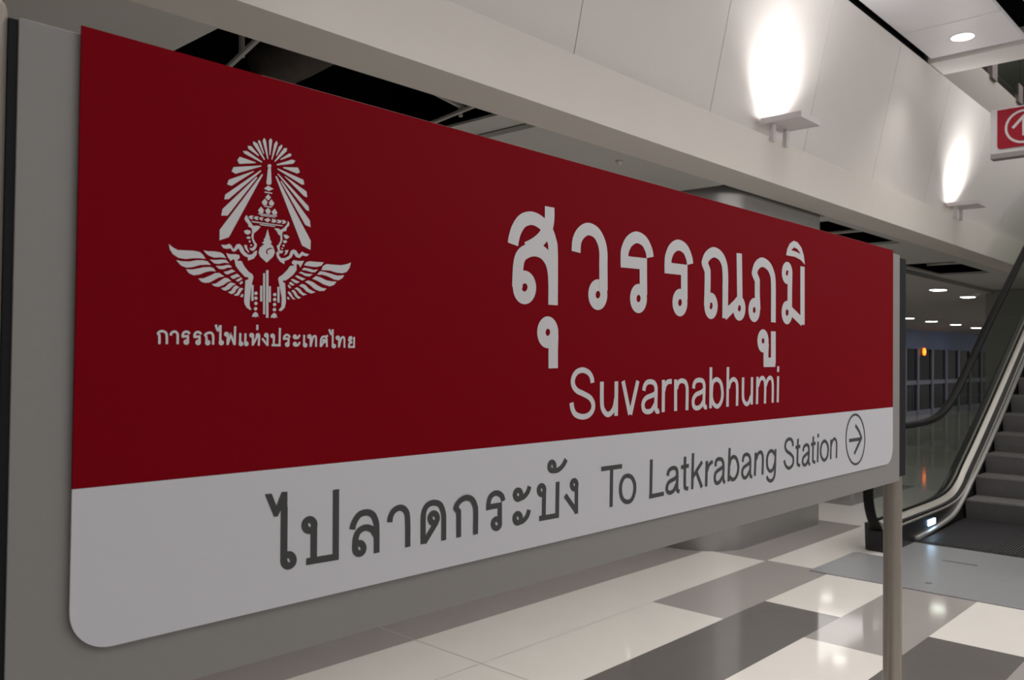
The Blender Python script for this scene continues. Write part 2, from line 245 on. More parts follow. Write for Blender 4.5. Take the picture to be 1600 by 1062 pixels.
('R',[(.3643,1.5412),(.364,1.5402),(.3633,1.5395),(.3623,1.5393),(.3613,1.5395),(.3606,1.5402),(.3603,1.5411),(.3605,1.542),(.3613,1.5427),(.3622,1.543),(.3632,1.5428),(.364,1.5421)]),
('L',[(.3611,1.5391),(.3564,1.5325)]),
('L',[(.3777,1.5593),(.3779,1.5335)]),
('R',[(.3825,1.5336),(.3822,1.5326),(.3813,1.5319),(.3801,1.5316),(.379,1.5318),(.3781,1.5325),(.3777,1.5335),(.378,1.5345),(.3789,1.5353),(.3801,1.5356),(.3813,1.5353),(.3822,1.5346)]),
('L',[(.3711,1.5593),(.3748,1.5518),(.3775,1.5586)]),
('R',[(.3898,1.5466),(.3895,1.5456),(.3887,1.5448),(.3875,1.5446),(.3862,1.5448),(.3854,1.5455),(.385,1.5465),(.3853,1.5475),(.3862,1.5482),(.3874,1.5485),(.3886,1.5483),(.3895,1.5476)]),
('L',[(.3898,1.5466),(.3897,1.5314)]),
('L',[(.3898,1.5324),(.3935,1.545),(.3971,1.5478),(.3995,1.5456),(.4001,1.5314)]),
('R',[(.4136,1.5466),(.4133,1.5456),(.4125,1.545),(.4114,1.5447),(.4103,1.5449),(.4095,1.5456),(.4092,1.5465),(.4095,1.5474),(.4103,1.5481),(.4114,1.5483),(.4125,1.5481),(.4133,1.5475)]),
('L',[(.4094,1.5459),(.4088,1.5428),(.4137,1.5401),(.4095,1.5381),(.4089,1.5325)]),
('L',[(.4075,1.5327),(.4203,1.5329)]),
('L',[(.4185,1.5487),(.4186,1.5315)]),
],
'emblem': [
('P',[(.2535,1.8332),(.2565,1.8301),(.2611,1.8037),(.2595,1.8034),(.2512,1.8286)]),
('P',[(.2643,1.8348),(.2669,1.8319),(.2641,1.8104),(.2626,1.8101),(.2614,1.8308)]),
('P',[(.2739,1.8329),(.2761,1.8294),(.2674,1.8039),(.2659,1.8037),(.2702,1.8275)]),
('P',[(.283,1.8293),(.2839,1.8259),(.2743,1.8106),(.2732,1.8106),(.2778,1.8247)]),
('P',[(.2916,1.8254),(.2913,1.8208),(.2718,1.8013),(.2707,1.8021),(.2867,1.8242)]),
('P',[(.2991,1.8182),(.2987,1.8146),(.2817,1.8059),(.2805,1.8067),(.295,1.8179)]),
('P',[(.3064,1.8088),(.3026,1.8041),(.2756,1.7969),(.2746,1.7985),(.3009,1.81)]),
('P',[(.3145,1.7931),(.3095,1.7904),(.2859,1.7948),(.2859,1.7962),(.311,1.7998)]),
('P',[(.3224,1.7761),(.3182,1.7751),(.2763,1.791),(.2763,1.7927),(.3206,1.7829)]),
('P',[(.2878,1.7829),(.2894,1.7829),(.3263,1.7661),(.3278,1.7575),(.3224,1.7582)]),
('P',[(.2761,1.7846),(.2777,1.7851),(.3306,1.7442),(.3316,1.737),(.3265,1.7381)]),
('P',[(.2814,1.7748),(.283,1.7753),(.3333,1.7228),(.3346,1.713),(.3252,1.7153)]),
('P',[(.273,1.7802),(.2749,1.7811),(.3353,1.6926),(.3351,1.6785),(.3202,1.6836)]),
('P',[(.2445,1.8287),(.2477,1.8268),(.2541,1.8104),(.2527,1.8098),(.2438,1.8253)]),
('P',[(.2361,1.825),(.2423,1.8229),(.2555,1.8018),(.2539,1.801),(.2359,1.821)]),
('P',[(.2276,1.8167),(.2332,1.8173),(.246,1.8065),(.245,1.805),(.2287,1.8127)]),
('P',[(.2201,1.8081),(.2273,1.809),(.2513,1.798),(.2503,1.7964),(.2228,1.8047)]),
('P',[(.2118,1.7932),(.2154,1.7989),(.2405,1.7954),(.2405,1.7942),(.2149,1.7886)]),
('P',[(.2033,1.776),(.2061,1.7826),(.2499,1.7924),(.2499,1.7911),(.2096,1.7737)]),
('P',[(.197,1.7567),(.1991,1.7635),(.2377,1.7824),(.2382,1.7815),(.2036,1.7557)]),
('P',[(.1931,1.7354),(.1944,1.7421),(.2489,1.7854),(.2496,1.7837),(.1996,1.7363)]),
('P',[(.1889,1.7119),(.1907,1.7213),(.2424,1.7749),(.2437,1.7737),(.1986,1.7132)]),
('P',[(.2506,1.7797),(.2528,1.7798),(.201,1.6831),(.1869,1.6772),(.1869,1.6918)]),
('P',[(.2606,1.7905),(.2653,1.7913),(.2668,1.7696),(.2653,1.7669),(.2598,1.766),(.2583,1.7683)]),
('P',[(.2547,1.7596),(.2613,1.765),(.2701,1.7614),(.2623,1.757)]),
('P',[(.2557,1.7556),(.2683,1.7555),(.2684,1.754),(.2557,1.7539)]),
('P',[(.2552,1.7349),(.2678,1.7352),(.2678,1.7336),(.2552,1.7335)]),
('P',[(.246,1.7227),(.2769,1.7232),(.2769,1.7218),(.2461,1.7214)]),
('P',[(.2496,1.7208),(.2741,1.7209),(.2741,1.7198),(.2497,1.7195)]),
('P',[(.266,1.7942),(.2658,1.7931),(.2651,1.7921),(.2641,1.7913),(.2629,1.7909),(.2617,1.7909),(.2607,1.7913),(.26,1.7921),(.2597,1.7932),(.2599,1.7943),(.2606,1.7953),(.2616,1.7961),(.2628,1.7965),(.264,1.7965),(.2651,1.7961),(.2658,1.7953)]),
('P',[(.2619,1.7527),(.2664,1.7481),(.2621,1.7433),(.257,1.747)]),
('P',[(.2565,1.7453),(.2607,1.7412),(.2595,1.7362),(.254,1.7354),(.2513,1.7395)]),
('P',[(.2672,1.7457),(.2721,1.7407),(.269,1.7358),(.2642,1.7368),(.2629,1.7406)]),
('P',[(.2505,1.7328),(.255,1.7285),(.2535,1.7234),(.248,1.7231),(.2457,1.727)]),
('P',[(.2619,1.733),(.2663,1.7284),(.2642,1.7238),(.2597,1.7238),(.257,1.7281)]),
('P',[(.273,1.7331),(.2772,1.7275),(.2753,1.7239),(.27,1.7238),(.2679,1.7277)]),
('P',[(.262,1.718),(.2665,1.7153),(.2611,1.7113),(.2556,1.7146)]),
('P',[(.2536,1.7176),(.2549,1.7174),(.2522,1.7146),(.2542,1.7133),(.2513,1.7128),(.2472,1.7149),(.2493,1.7173)]),
('P',[(.2458,1.7177),(.2473,1.7175),(.2449,1.715),(.2466,1.713),(.2426,1.7127),(.2387,1.7148),(.2415,1.7176)]),
('P',[(.2391,1.718),(.2363,1.7152),(.2382,1.7129),(.2349,1.7125),(.2303,1.7149),(.2338,1.7177)]),
('P',[(.2684,1.7175),(.2739,1.7173),(.2764,1.715),(.2735,1.7124),(.2675,1.7121),(.2689,1.7148)]),
('P',[(.2764,1.7172),(.2829,1.7174),(.285,1.7152),(.282,1.7126),(.2765,1.7123),(.2784,1.7151)]),
('P',[(.2844,1.7178),(.2895,1.7179),(.2926,1.7156),(.2891,1.7125),(.285,1.7123),(.287,1.715)]),
('P',[(.2349,1.7099),(.2373,1.7102),(.2866,1.7098),(.2863,1.7086),(.2374,1.7084)]),
('P',[(.2485,1.7073),(.2741,1.7074),(.2736,1.706),(.249,1.7059)]),
('P',[(.2283,1.7175),(.2301,1.7136),(.2384,1.7034),(.2456,1.7047),(.2503,1.7035),(.2467,1.6991),(.2419,1.6947),(.2396,1.6931),(.2392,1.6852),(.2422,1.6804),(.2449,1.678),(.2443,1.6736),(.2419,1.6699),(.2386,1.6674),(.2348,1.6683),(.2328,1.6716),(.2366,1.6711),(.2399,1.674),(.2408,1.6767),(.2374,1.6824),(.2358,1.6883),(.2371,1.6954),(.2361,1.6996),(.2303,1.702),(.2312,1.7042),(.2259,1.7092),(.2245,1.7124),(.2263,1.7161)]),
('P',[(.2951,1.7177),(.2977,1.7149),(.2973,1.7108),(.2938,1.7077),(.2923,1.7022),(.2873,1.7012),(.2858,1.6974),(.2865,1.6886),(.2846,1.683),(.2821,1.6783),(.2822,1.673),(.2888,1.6723),(.2858,1.6685),(.2798,1.6688),(.2782,1.6704),(.2797,1.6719),(.2771,1.6783),(.2806,1.6817),(.2833,1.6874),(.2828,1.6944),(.2793,1.6958),(.2772,1.7),(.2721,1.7038),(.2791,1.7047),(.2832,1.7029),(.2882,1.7062),(.2932,1.7117),(.2947,1.7146)]),
('P',[(.1894,1.6712),(.1963,1.6716),(.202,1.6741),(.2053,1.6718),(.2082,1.6668),(.2128,1.6741),(.2178,1.6754),(.222,1.672),(.2255,1.6654),(.2316,1.6613),(.2376,1.6627),(.2409,1.6669),(.2452,1.6689),(.2445,1.6625),(.2402,1.6567),(.2309,1.6527),(.2308,1.6574),(.2248,1.6591),(.2197,1.6633),(.2162,1.6691),(.2104,1.6639),(.2071,1.6639),(.2037,1.6678),(.1988,1.6666),(.1931,1.6668)]),
('P',[(.2242,1.6745),(.2288,1.675),(.2297,1.6704),(.2332,1.6646),(.2307,1.6648),(.2263,1.6693)]),
('P',[(.2238,1.6943),(.2284,1.6967),(.2344,1.6961),(.2344,1.6924),(.2302,1.6899),(.2259,1.6909)]),
('P',[(.2277,1.6857),(.2311,1.6877),(.2349,1.6868),(.2332,1.684),(.2294,1.6841)]),
('P',[(.2762,1.6687),(.2797,1.6707),(.2825,1.6685),(.2808,1.6652),(.2845,1.6615),(.2917,1.6622),(.2981,1.666),(.3008,1.6735),(.3053,1.6764),(.31,1.6752),(.3148,1.6692),(.3204,1.6746),(.3252,1.6726),(.3329,1.6717),(.3282,1.668),(.3215,1.669),(.3159,1.6644),(.3102,1.6655),(.3055,1.6707),(.3028,1.6648),(.2973,1.6603),(.2909,1.6581),(.2901,1.6532),(.2836,1.6558),(.2781,1.6617)]),
('P',[(.2878,1.6963),(.2929,1.6969),(.2985,1.6943),(.294,1.6906),(.2903,1.6913)]),
('P',[(.2876,1.6875),(.2922,1.6888),(.2946,1.6866),(.2913,1.6839),(.288,1.6846)]),
('P',[(.2906,1.6733),(.297,1.6748),(.2944,1.6689),(.2889,1.6655),(.292,1.6703)]),
('P',[(.235,1.6808),(.2349,1.6802),(.2345,1.6796),(.234,1.6792),(.2333,1.679),(.2326,1.6791),(.2321,1.6794),(.2317,1.6798),(.2316,1.6804),(.2317,1.681),(.232,1.6816),(.2326,1.682),(.2332,1.6821),(.2339,1.6821),(.2345,1.6818),(.2348,1.6813)]),
('P',[(.237,1.6755),(.2369,1.675),(.2366,1.6746),(.2361,1.6743),(.2356,1.6741),(.2351,1.6742),(.2346,1.6744),(.2343,1.6748),(.2342,1.6752),(.2343,1.6757),(.2346,1.6762),(.2351,1.6765),(.2356,1.6766),(.2361,1.6766),(.2366,1.6764),(.2369,1.676)]),
('P',[(.2901,1.6805),(.29,1.6799),(.2896,1.6793),(.289,1.6789),(.2883,1.6787),(.2876,1.6788),(.287,1.6791),(.2866,1.6795),(.2865,1.6801),(.2866,1.6808),(.287,1.6813),(.2876,1.6817),(.2883,1.6819),(.289,1.6819),(.2896,1.6816),(.29,1.6811)]),
('P',[(.2878,1.6759),(.2877,1.6754),(.2874,1.675),(.287,1.6747),(.2864,1.6745),(.2858,1.6746),(.2854,1.6748),(.285,1.6752),(.2849,1.6757),(.285,1.6762),(.2853,1.6766),(.2858,1.6769),(.2863,1.6771),(.2869,1.677),(.2874,1.6768),(.2877,1.6764)]),
('H',[(.2616,1.7018),(.2645,1.6913),(.2659,1.6899),(.2651,1.6879),(.2693,1.6823),(.2661,1.6817),(.2712,1.677),(.2738,1.6701),(.2735,1.6669),(.2709,1.6619),(.2609,1.6527),(.2506,1.66),(.2474,1.6659),(.2495,1.6732),(.2547,1.6777),(.2569,1.6792),(.2523,1.6806),(.2563,1.6833),(.2554,1.6859),(.258,1.689)],[(.2719,1.6744),(.2662,1.6749),(.2609,1.6723),(.2592,1.6679),(.262,1.6645),(.2632,1.6659),(.2614,1.6681),(.2627,1.6714),(.2671,1.6731)]),
('P',[(.115,1.6647),(.1205,1.6607),(.1276,1.6578),(.1381,1.6585),(.1501,1.6591),(.1585,1.6582),(.1635,1.6546),(.167,1.6495),(.1599,1.6497),(.1502,1.649),(.1384,1.6468),(.1289,1.6474),(.1207,1.6517),(.1166,1.6575)]),
('P',[(.1255,1.6441),(.1337,1.6433),(.1444,1.6439),(.1539,1.6466),(.1624,1.6474),(.1698,1.6465),(.1748,1.642),(.1674,1.6417),(.1589,1.6404),(.1481,1.6366),(.1398,1.6353),(.1321,1.6375)]),
('P',[(.1392,1.633),(.1481,1.6335),(.1565,1.6356),(.165,1.638),(.1736,1.6391),(.1792,1.6377),(.1824,1.6336),(.1749,1.6336),(.1676,1.6316),(.1591,1.6277),(.1507,1.6257),(.1441,1.6277)]),
('P',[(.1568,1.6218),(.1653,1.623),(.1738,1.6271),(.1812,1.6312),(.1875,1.6319),(.1951,1.6276),(.1876,1.6258),(.1814,1.6224),(.174,1.6178),(.1666,1.6165),(.1611,1.618)]),
('P',[(.1765,1.6157),(.1827,1.6169),(.1889,1.6212),(.1952,1.6256),(.2003,1.6256),(.2058,1.6219),(.2004,1.6203),(.1941,1.6157),(.1866,1.6125),(.1803,1.613)]),
('P',[(.1906,1.6108),(.1967,1.6129),(.2017,1.618),(.2061,1.6201),(.213,1.6182),(.2081,1.6155),(.2031,1.6104),(.1974,1.6079),(.1936,1.6086)]),
('P',[(.201,1.6059),(.2057,1.6082),(.2095,1.6138),(.2127,1.6164),(.2185,1.6144),(.2141,1.6111),(.2109,1.6056),(.2064,1.6035)]),
('P',[(.2099,1.6025),(.2142,1.6052),(.2179,1.612),(.2212,1.6136),(.2245,1.6124),(.2206,1.608),(.2181,1.603),(.2142,1.6016)]),
('P',[(.2195,1.6007),(.2227,1.6051),(.2246,1.6046),(.2241,1.6004)]),
('P',[(.1636,1.661),(.1695,1.6604),(.1794,1.6611),(.1882,1.6607),(.1933,1.6586),(.1972,1.6533),(.1896,1.6538),(.1796,1.6524),(.1721,1.6543),(.1677,1.6568)]),
('P',[(.1734,1.6492),(.1809,1.6493),(.1896,1.6507),(.1972,1.651),(.2024,1.6467),(.1948,1.6468),(.186,1.6441),(.1797,1.6447)]),
('P',[(.182,1.6412),(.191,1.642),(.1986,1.644),(.2031,1.6444),(.2066,1.6413),(.2,1.6403),(.1937,1.6375),(.1873,1.6375)]),
('P',[(.1937,1.6339),(.2001,1.6356),(.2064,1.6385),(.2119,1.636),(.2065,1.6338),(.2002,1.6307),(.197,1.6312)]),
('P',[(.2038,1.6282),(.2092,1.6307),(.2143,1.633),(.2196,1.6297),(.2144,1.6278),(.2093,1.6251),(.2067,1.6257)]),
('P',[(.2123,1.6235),(.217,1.6262),(.2203,1.6283),(.2229,1.6264),(.2197,1.6238),(.2158,1.6217)]),
('P',[(.2182,1.6189),(.2204,1.6223),(.223,1.6231),(.2237,1.6207),(.2204,1.6181)]),
('P',[(.1974,1.6605),(.2035,1.6594),(.2105,1.6603),(.2171,1.6597),(.2184,1.6563),(.2165,1.6537),(.2139,1.6529),(.2153,1.6512),(.2211,1.6515),(.2259,1.6437),(.2326,1.637),(.2387,1.6339),(.2401,1.6292),(.2376,1.6193),(.2364,1.612),(.2348,1.5926),(.2351,1.5878),(.238,1.5837),(.2356,1.5827),(.2303,1.5857),(.2269,1.5909),(.2261,1.5957),(.2276,1.6246),(.2322,1.6262),(.2321,1.6292),(.2268,1.6294),(.2181,1.6371),(.2121,1.6438),(.21,1.6525),(.2081,1.6529),(.2043,1.65),(.2003,1.6546)]),
('P',[(.237,1.6186),(.2406,1.6188),(.241,1.596),(.2374,1.5958)]),
('P',[(.251,1.6185),(.2545,1.6187),(.2549,1.596),(.2514,1.5958)]),
('P',[(.2554,1.6368),(.2586,1.6371),(.2597,1.5776),(.2565,1.5775)]),
('P',[(.2603,1.6416),(.2642,1.6419),(.2654,1.5728),(.2615,1.5727)]),
('P',[(.2651,1.6186),(.2685,1.6189),(.2689,1.5959),(.2655,1.5957)]),
('P',[(.2793,1.6188),(.2829,1.619),(.2833,1.5959),(.2797,1.5957)]),
('P',[(.2472,1.6073),(.247,1.6063),(.2464,1.6054),(.2456,1.6048),(.2445,1.6046),(.2434,1.6047),(.2425,1.6052),(.2419,1.606),(.2417,1.6069),(.2419,1.6079),(.2425,1.6087),(.2434,1.6093),(.2444,1.6096),(.2455,1.6095),(.2464,1.609),(.247,1.6082)]),
('P',[(.2472,1.6002),(.247,1.5992),(.2464,1.5984),(.2455,1.5978),(.2445,1.5976),(.2434,1.5977),(.2425,1.5982),(.2419,1.599),(.2416,1.5999),(.2418,1.6009),(.2424,1.6017),(.2433,1.6023),(.2444,1.6025),(.2454,1.6024),(.2463,1.6019),(.247,1.6012)]),
('P',[(.2475,1.5927),(.2473,1.5918),(.2467,1.5909),(.2458,1.5903),(.2448,1.5901),(.2437,1.5902),(.2428,1.5907),(.2422,1.5915),(.242,1.5924),(.2422,1.5934),(.2427,1.5942),(.2436,1.5948),(.2447,1.5951),(.2457,1.5949),(.2467,1.5945),(.2473,1.5937)]),
('P',[(.2471,1.5851),(.2469,1.5841),(.2463,1.5832),(.2454,1.5827),(.2444,1.5824),(.2433,1.5826),(.2424,1.5831),(.2418,1.5838),(.2416,1.5848),(.2418,1.5857),(.2424,1.5866),(.2432,1.5872),(.2443,1.5874),(.2454,1.5873),(.2463,1.5868),(.2469,1.586)]),
('P',[(.278,1.6072),(.2778,1.6063),(.2772,1.6054),(.2763,1.6048),(.2752,1.6045),(.2741,1.6047),(.2732,1.6051),(.2725,1.6059),(.2723,1.6069),(.2725,1.6079),(.2731,1.6087),(.274,1.6093),(.2751,1.6096),(.2762,1.6095),(.2771,1.609),(.2778,1.6082)]),
('P',[(.278,1.6001),(.2778,1.5991),(.2772,1.5982),(.2762,1.5976),(.2751,1.5974),(.274,1.5975),(.2731,1.598),(.2725,1.5988),(.2722,1.5998),(.2724,1.6007),(.273,1.6016),(.274,1.6022),(.2751,1.6025),(.2762,1.6023),(.2771,1.6018),(.2777,1.601)]),
('P',[(.2779,1.5928),(.2777,1.5918),(.2771,1.5909),(.2762,1.5903),(.2751,1.5901),(.274,1.5902),(.2731,1.5907),(.2724,1.5915),(.2722,1.5925),(.2724,1.5934),(.273,1.5943),(.2739,1.5949),(.275,1.5951),(.2761,1.595),(.2771,1.5945),(.2777,1.5937)]),
('P',[(.2779,1.5853),(.2777,1.5843),(.2771,1.5834),(.2762,1.5828),(.2751,1.5826),(.274,1.5827),(.273,1.5832),(.2724,1.584),(.2721,1.585),(.2723,1.586),(.273,1.5868),(.2739,1.5874),(.275,1.5877),(.2761,1.5875),(.277,1.587),(.2777,1.5862)]),
('P',[(.2397,1.5726),(.2389,1.5741),(.2408,1.5781),(.2443,1.5805),(.2481,1.5784),(.2487,1.5745),(.2503,1.573),(.247,1.574),(.2446,1.5725),(.2418,1.5737)]),
('P',[(.2699,1.5725),(.269,1.5741),(.271,1.5781),(.2746,1.5807),(.2786,1.5785),(.2792,1.5745),(.2808,1.573),(.2774,1.574),(.2749,1.5724),(.272,1.5737)]),
('P',[(.3029,1.6571),(.3057,1.6603),(.3145,1.6598),(.324,1.6609),(.3176,1.6502),(.3146,1.655),(.3109,1.6547),(.3111,1.6458),(.3061,1.6391),(.2976,1.6322),(.2919,1.6287),(.2877,1.629),(.2892,1.626),(.292,1.6249),(.2929,1.6156),(.294,1.5969),(.292,1.5887),(.2864,1.5835),(.2821,1.5839),(.2828,1.5858),(.2863,1.5897),(.2867,1.6028),(.2836,1.6175),(.2803,1.6297),(.2812,1.6329),(.2882,1.6377),(.2952,1.6446),(.3001,1.6512),(.3073,1.6525),(.3059,1.6542),(.3032,1.6546)]),
('P',[(.4101,1.6659),(.4078,1.6577),(.4023,1.6506),(.3943,1.6477),(.3832,1.6478),(.3706,1.65),(.3551,1.6497),(.3581,1.6562),(.3642,1.6595),(.3766,1.6597),(.3909,1.66),(.4021,1.6626)]),
('P',[(.3979,1.645),(.3944,1.6401),(.3873,1.6362),(.3786,1.6369),(.3676,1.6407),(.3583,1.6426),(.3476,1.6421),(.3529,1.6477),(.3613,1.6473),(.3738,1.6451),(.3848,1.6433)]),
('P',[(.3834,1.6337),(.3788,1.6284),(.371,1.6256),(.3601,1.6278),(.3493,1.6322),(.339,1.635),(.3454,1.6396),(.3538,1.6383),(.3646,1.6346),(.374,1.6337)]),
('P',[(.3652,1.6219),(.3611,1.6181),(.3526,1.6172),(.3435,1.6195),(.3359,1.6248),(.3261,1.6295),(.332,1.632),(.3403,1.6302),(.3487,1.6257),(.3571,1.6224)]),
('P',[(.3451,1.6151),(.3376,1.6124),(.3293,1.6148),(.3233,1.6201),(.3159,1.6228),(.321,1.6261),(.3269,1.6248),(.333,1.6195),(.3398,1.6167)]),
('P',[(.3301,1.6106),(.3228,1.6084),(.3168,1.6121),(.3124,1.6163),(.3083,1.6181),(.3123,1.6203),(.3174,1.6185),(.3227,1.6131)]),
('P',[(.3202,1.6053),(.3148,1.6031),(.3096,1.6066),(.3066,1.6115),(.303,1.6144),(.3065,1.6161),(.3102,1.6136),(.3147,1.6075)]),
('P',[(.3104,1.6022),(.3054,1.602),(.3009,1.6067),(.2965,1.6115),(.2987,1.6135),(.3026,1.6106),(.306,1.6051)]),
('P',[(.3003,1.6008),(.296,1.6021),(.2959,1.6052),(.2988,1.6047)]),
('P',[(.3592,1.6617),(.355,1.6565),(.3474,1.6536),(.3368,1.6533),(.3242,1.6543),(.3278,1.6593),(.3337,1.6611),(.3458,1.6613)]),
('P',[(.349,1.65),(.3438,1.6453),(.337,1.6448),(.328,1.6466),(.3199,1.6472),(.3242,1.6507),(.3324,1.6501),(.3414,1.6486)]),
('P',[(.3401,1.6418),(.3341,1.6381),(.3267,1.6384),(.3207,1.6409),(.3151,1.6421),(.3192,1.6443),(.3266,1.6423)]),
('P',[(.3271,1.6338),(.3216,1.6312),(.315,1.6335),(.3091,1.6362),(.312,1.6383),(.3186,1.6363)]),
('P',[(.3173,1.6283),(.3115,1.6259),(.3063,1.6278),(.3016,1.6313),(.3055,1.6322),(.3106,1.6307)]),
('P',[(.3083,1.6236),(.3035,1.622),(.2984,1.6254),(.3013,1.6278)]),
('P',[(.3025,1.6185),(.2993,1.6179),(.2964,1.6215),(.2985,1.6235)]),
],
}

# ---------------------------------------------------------------- materials
def mat(name, col, rough=0.5, metal=0.0, spec=0.5, noise=0.0, nscale=40.0, emit=None, estr=0.0, brushed=None, coat=0.0):
    M = bpy.data.materials.new(name); M.use_nodes = True
    nt = M.node_tree; b = nt.nodes['Principled BSDF']
    b.inputs['Base Color'].default_value = (*col, 1); b.inputs['Roughness'].default_value = rough
    b.inputs['Metallic'].default_value = metal; b.inputs['Specular IOR Level'].default_value = spec
    b.inputs['Coat Weight'].default_value = coat
    if emit:
        b.inputs['Emission Color'].default_value = (*emit, 1); b.inputs['Emission Strength'].default_value = estr
    if noise or brushed:
        tc = nt.nodes.new('ShaderNodeTexCoord'); mp = nt.nodes.new('ShaderNodeMapping')
        n = nt.nodes.new('ShaderNodeTexNoise'); n.inputs['Scale'].default_value = nscale; n.inputs['Detail'].default_value = 4
        mp.inputs['Scale'].default_value = brushed or (1, 1, 1)
        nt.links.new(tc.outputs['Object'], mp.inputs[0]); nt.links.new(mp.outputs[0], n.inputs['Vector'])
        mx = nt.nodes.new('ShaderNodeMix'); mx.data_type = 'RGBA'
        a = noise or 0.12
        mx.inputs[6].default_value = (*[c*(1-a) for c in col], 1); mx.inputs[7].default_value = (*[min(1, c*(1+a)) for c in col], 1)
        nt.links.new(n.outputs['Fac'], mx.inputs[0]); nt.links.new(mx.outputs[2], b.inputs['Base Color'])
    return M
def glass(name, tint, ior=1.45):
    M = bpy.data.materials.new(name); M.use_nodes = True; nt = M.node_tree
    nt.nodes.remove(nt.nodes['Principled BSDF']); out = nt.nodes['Material Output']
    t = nt.nodes.new('ShaderNodeBsdfTransparent'); t.inputs[0].default_value = (*tint, 1)
    g = nt.nodes.new('ShaderNodeBsdfGlossy'); g.inputs['Roughness'].default_value = 0.03
    f = nt.nodes.new('ShaderNodeFresnel'); f.inputs['IOR'].default_value = ior
    mx = nt.nodes.new('ShaderNodeMixShader')
    ge = nt.nodes.new('ShaderNodeNewGeometry'); mt = nt.nodes.new('ShaderNodeMath'); mt.operation = 'MULTIPLY'
    iv = nt.nodes.new('ShaderNodeMath'); iv.operation = 'SUBTRACT'; iv.inputs[0].default_value = 1.0
    nt.links.new(ge.outputs['Backfacing'], iv.inputs[1]); nt.links.new(f.outputs[0], mt.inputs[0]); nt.links.new(iv.outputs[0], mt.inputs[1])
    nt.links.new(mt.outputs[0], mx.inputs[0]); nt.links.new(t.outputs[0], mx.inputs[1]); nt.links.new(g.outputs[0], mx.inputs[2])
    nt.links.new(mx.outputs[0], out.inputs[0])
    return M
